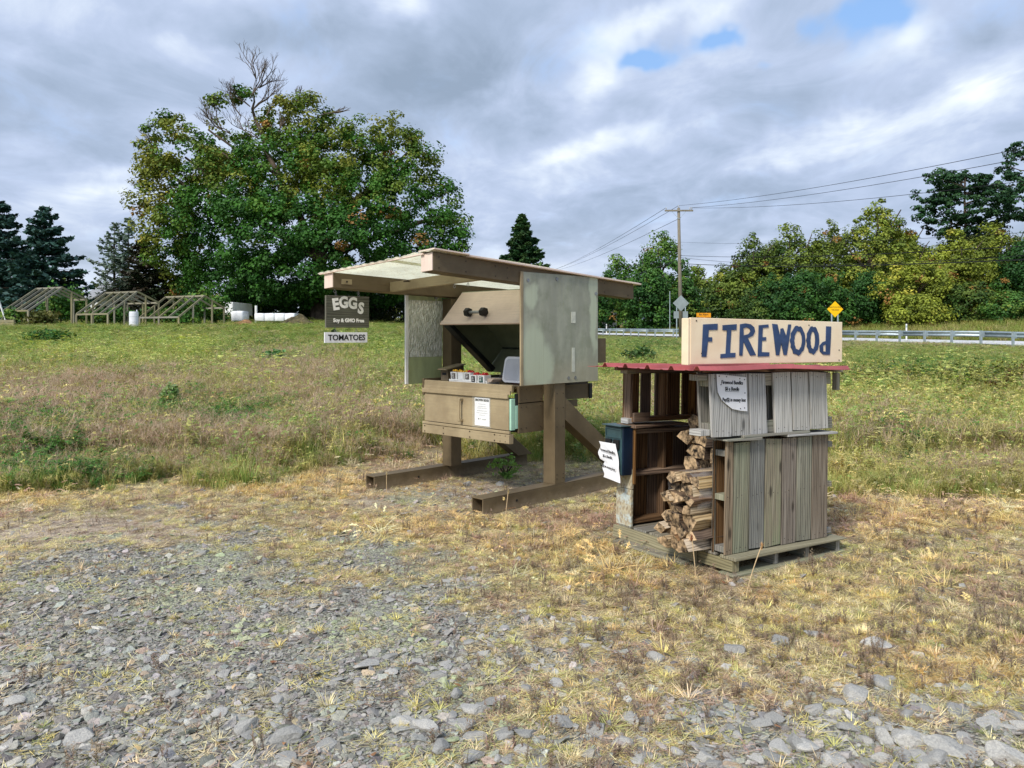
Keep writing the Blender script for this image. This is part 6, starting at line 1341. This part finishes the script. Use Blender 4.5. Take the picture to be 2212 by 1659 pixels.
# gravel
def rockmesh(name, seed, sub=1, flat=.55, ang_=.35, mat=None):
    rr = np.random.RandomState(seed); bm = bmesh.new(); bmesh.ops.create_icosphere(bm, subdivisions=sub, radius=1)
    dirs = rr.normal(size=(9, 3)); dirs /= np.linalg.norm(dirs, axis=1, keepdims=True); offs = rr.uniform(.38, .8, 9)
    for v in bm.verts:
        c = np.array(v.co)
        for dd, of in zip(dirs, offs):
            t_ = c@dd
            if t_ > of: c = c-dd*(t_-of)*.985
        c = c*1.25+rr.normal(size=3)*(.045 if sub < 2 else .02); v.co = Vector(c*np.array([1.0, rr.uniform(.99, 1.01)*.78, flat]))
    me = bpy.data.meshes.new(name); bm.to_mesh(me); bm.free(); me.materials.append(mat); return me
def m_rock(name, inst):
    m, t, out = newmat(name); ob = t.new('ShaderNodeTexCoord').outputs['Object']; n = t.noise(ob, 3.0 if inst else 9, 5, .65)
    a = t.new('ShaderNodeAttribute', attribute_type='INSTANCER', attribute_name='col').outputs['Color'] if inst else None
    if not inst:
        oi = t.new('ShaderNodeObjectInfo').outputs['Random']; a = t.mix(oi, srgb(150, 149, 144), srgb(194, 191, 183))
    c = t.mix(t.ramp(n, .3, .7), t.mix(1.0, a, (.72, .72, .74, 1), 'MULTIPLY'), t.mix(1.0, a, (1.12, 1.12, 1.1, 1), 'MULTIPLY')); surf(t, out, c, .85, n, .7, .02 if inst else .008, 0, .2); return m
M['pebble'] = m_rock('crushed_grey_stone', True); M['rock'] = m_rock('grey_broken_rock', False)
cg = bpy.data.collections.new('gravel_bits')
for i in range(7): cg.objects.link(bpy.data.objects.new(f'gravel_{chr(97+i)}', rockmesh('gravel', 50+i, 1, (.3, .5, .4, .28, .6, .35, .45)[i], mat=M['pebble'])))
x, y = sample(270000, 2.25, 9.5, -.80, .80, 1.25); q = zones(x, y); w_ = q['grav']*(.72+.28*sst(q['n3'], .35, .6))*(1-.62*sst(fbm(x*1.4+20, y*1.4+9, 3), .50, .60)*(q['xd'] < 1150))+.10*(1-q['field']); k = (rs.rand(len(x)) < w_) & clear(x, y, .0); x, y = x[k], y[k]; q = {a: b[k] for a, b in q.items()}; n_ = len(x)
gw = sst(fbm(x*1.4+20, y*1.4+9, 3), .47, .6)*(q['xd'] < 1150)
col, ch = mixc([1+0*x, .8+0*x, .45+0*x, .06+0*x, gw*2.0, .10+.25*q['dirt']], [L3(168, 165, 156), L3(188, 184, 174), L3(132, 129, 122), L3(212, 208, 198), L3(190, 194, 156), L3(200, 180, 154)], .16)
s = np.exp(rs.normal(size=n_)*.5)*.0069; s = np.where(rs.rand(n_) < .05, s*2.3, s); s = np.minimum(s, .036)
scatter('gravel', None, np.stack([x, y, zgn(x, y)+s*.10-.003], 1), np.stack([rs.normal(size=n_)*.3, rs.normal(size=n_)*.3, rs.uniform(0, 6.28, n_)], 1), np.stack([s*1.25, s*1.1, s*.72], 1), rs.randint(0, 7, n_), col, cg)
# single stones large enough to pick out
rk = [rockmesh('rock', 300+i, 3, (.5, .42, .62, .36, .7, .48)[i % 6], mat=M['rock']) for i in range(10)]
big_ = [(1040, 1545, 40, 'largest pale stone'), (35, 0, 0, '')]
def stone(xd, yd, w_, label, group=None, k=None, flat=1.0):
    Yd = EYE*FPX/(yd-HOR)
    for _ in range(6): xx = (xd-CX)*Yd/FPX; Yd = (EYE-zf(xx, Yd))*FPX/(yd-HOR)
    xx = (xd-CX)*Yd/FPX; s = w_*Yd/FPX/2; t_ = link('stone', rk[k if k is not None else R.randrange(10)], None, (xx, Yd, float(zgn(xx, Yd))+s*.10), (R.uniform(-.15, .15), R.uniform(-.15, .15), R.uniform(0, 6.28)), (s*1.1, s*1.1, s*1.15*flat)); tag(t_, label, 'stone', group)
for a in ((1030, 1530, 56, 'squarish grey stone in the lower middle gravel'), (1000, 1568, 52, 'pointed grey stone just below the squarish one'), (975, 1545, 30, 'small grey stone left of the pointed one'), (870, 1562, 46, 'dark grey stone near the bottom left of centre'), (1210, 1560, 50, 'upright grey stone at the bottom centre'), (1290, 1575, 46, 'grey stone right of the upright stone at the bottom'),
          (1350, 1600, 48, 'grey triangular stone at the bottom centre right'), (1738, 1610, 62, 'large grey rock at the bottom right of centre'), (1850, 1500, 62, 'long grey rock between dry tufts at the lower right'), (1905, 1470, 50, 'flat grey stone upper neighbour of the long rock'), (2040, 1625, 84, 'biggest grey rock standing at the lower right'), (1975, 1610, 70, 'grey rock left of the biggest rock at lower right'),
          (1910, 1600, 60, 'rounded grey rock third left of the biggest rock'), (2160, 1640, 80, 'grey rock at the bottom right corner'), (1890, 1395, 52, 'blocky grey rock among dry grass below the stall'), (1690, 1388, 44, 'light grey block stone lying below the firewood stall'), (1760, 1370, 36, 'grey stone right of the light block'), (1580, 1405, 46, 'pale stone lying left below the firewood stall'),
          (28, 1520, 40, 'dark rounded stone at the left edge of the gravel'), (440, 1192, 24, 'small black stone on the dry ground at left'), (1010, 1047, 20, 'dark stone on the ground under the egg stand'), (1080, 1046, 24, 'larger dark stone under the egg stand'), (1940, 1152, 22, 'grey stone right of the firewood stall'), (2060, 1000, 16, 'dark stone in the straw right of the stall'), (680, 1308, 26, 'small nearly white stone in the gravel'), (790, 1440, 56, 'flat pale slab stone in the middle of the gravel'), (620, 1600, 74, 'long flat stone at the bottom left of centre'), (540, 1570, 54, 'flat pale stone upper left of the long flat one'), (470, 1545, 44, 'flat stone in the lower left gravel'), (170, 1600, 66, 'wide flat stone near the bottom left corner')):
    stone(a[0], a[1], a[2], a[3], flat=.8 if a[2] > 20 else 1)
for i in range(130):
    for _ in range(50):
        xd = R.uniform(-20, 2230); yd = 1190+(1655-1190)*R.random()**.55; Yd = EYE*FPX/(yd-HOR); q = zones(np.array([(xd-CX)*Yd/FPX]), np.array([Yd]))
        if R.random() < (.25 if xd < 800 else 1)*float(q['grav'][0])*(.3+.7*(yd-1190)/465) and clear(np.array([(xd-CX)*Yd/FPX]), np.array([Yd]), .05)[0]: break
    stone(xd, yd, R.uniform(16, 44)*(.45+.85*(yd-1190)/465), 'grey angular stone lying among the crushed gravel', 'loose stones in the gravel', flat=R.uniform(.5, .9)*(.6 if xd < 900 else 1))

# single plants that stand out
def stalk(label, xd, yd, hpx, lean_, col, heads, seed):
    Yd = EYE*FPX/(yd-HOR); xx = (xd-CX)*Yd/FPX; rr = random.Random(seed); o = thing('dry_stalk', label, 'plant', (xx, Yd, float(zgn(xx, Yd)))); h = hpx*Yd/FPX; m = {'v': [], 'f': [], 'c': []}
    mm = MB(); pts = [Vector((lean_*h*(i/6)**1.3, 0, h*i/6)) for i in range(7)]
    for a_, b_ in zip(pts, pts[1:]): mm.tube(a_, b_, .0032, .0028, 5, caps=False)
    mm.build('stem', M['strawstem'], o, recalc=False)
    for k in range(heads):
        q = pts[-1]-Vector((0, 0, rr.uniform(0, .10)*h)); 
        for j in range(5): blade(m, q, rr.uniform(0, 6.28), rr.uniform(0, .8), .03, .006, 1, 1, 0)
    me = npmesh('seed_head', m['v'], np.array([i for f in m['f'] for i in f]), M['leaf'], np.tile(col, (len(m['v']), 1)), fl=np.array([len(f) for f in m['f']], np.int32)); link('seed_head', me, o)
M['strawstem'] = m_plain('straw_stem', srgb(206, 180, 140), .8, .1, 20)
stalk('tall pale dry stalk standing in front of the pallet base', 1612, 1290, 112, .30, L3(214, 178, 130), 8, 1)
stalk('thin brown stalk near the left front corner of the stall', 1503, 1250, 90, -.1, L3(170, 110, 80), 10, 2)
stalk('thin dry stalk in front of the near skid', 1092, 1120, 60, .1, L3(206, 190, 150), 4, 3); stalk('thin dry stalk in front of the far skid', 835, 1066, 42, .0, L3(206, 190, 150), 4, 4)
stalk('dry stalk right of the stall', 1915, 1180, 85, .2, L3(206, 180, 130), 6, 5)
bush('weed_plant', 'pale green milkweed standing in the brown grass at left', 'plant', G(368, 12.6)+Vector((0, 0, .15)), .28, .50, [L3(150, 172, 116), L3(112, 144, 80)], 301, .055, 200)
bush('weed_plant', 'dark green weed clump in the far left meadow', 'plant', G(105, 30), 1.5, .55, [L3(60, 100, 44), L3(76, 118, 52)], 302, .1, 900)
bush('weed_plant', 'green weed growing under the egg stand between the skids', 'plant', G(1092, 8.9), .36, .22, [L3(132, 170, 84), L3(104, 146, 64)], 303, .032, 240)
bush('weed_plant', 'bright green low weed patch left of the egg stand', 'plant', G(512, 11.7), .9, .30, [L3(90, 134, 52), L3(70, 110, 44)], 304, .06, 900)
bush('weed_plant', 'grey green weed clump in the meadow behind the stand', 'plant', G(1385, 26), 1.2, .6, [L3(84, 112, 66), L3(70, 98, 50)], 305, .1, 700)
bush('weed_plant', 'light green weed clump in the grass right of the stall', 'plant', G(2035, 12.5), .7, .35, [L3(150, 166, 84), L3(120, 140, 64)], 306, .07, 500)
bush('weed_plant', 'dark green low weed beside the stall at right', 'plant', G(1905, 10.4), .7, .3, [L3(74, 104, 52), L3(100, 120, 60)], 307, .06, 600)
bush('weed_plant', 'small dark weed in the meadow before the right planting frame', 'plant', G(730, 0) if False else G(727, 30), .5, .6, [L3(70, 96, 46)], 308, .1, 300)
bush('weed_plant', 'light green weed clump in the meadow left of the hanging signs', 'plant', G(592, 22), 1.0, .4, [L3(98, 142, 84)], 309, .09, 500)
# leaf litter: low brown weeds scattered between stall and camera at the right

def f_fall(m, rr): blade(m, (0, 0, .004), 0, 1.35, .05, .03, 2, 1.0, .25); blade(m, (0, 0, .004), 3.14, 1.45, .012, .02, 1, .9, .1)
cl_ = protos('fallen_leaf', [(f_fall, 3)]); x, y = sample(170, 2.6, 9, -.75, .78, 1.0); k = clear(x, y, .1); x, y = x[k], y[k]; n_ = len(x); col, ch = mixc([1+0*x, .8+0*x, .5+0*x], [L3(164, 122, 86), L3(206, 180, 130), L3(146, 98, 72)], .2); s = rs.uniform(.4, .75, n_)
scatter('fallen_leaves', None, np.stack([x, y, zgn(x, y)+.012], 1), np.stack([rs.normal(size=n_)*.25, rs.normal(size=n_)*.25, rs.uniform(0, 6.28, n_)], 1), np.stack([s, s, s], 1), rs.randint(0, 3, n_), col, cl_)
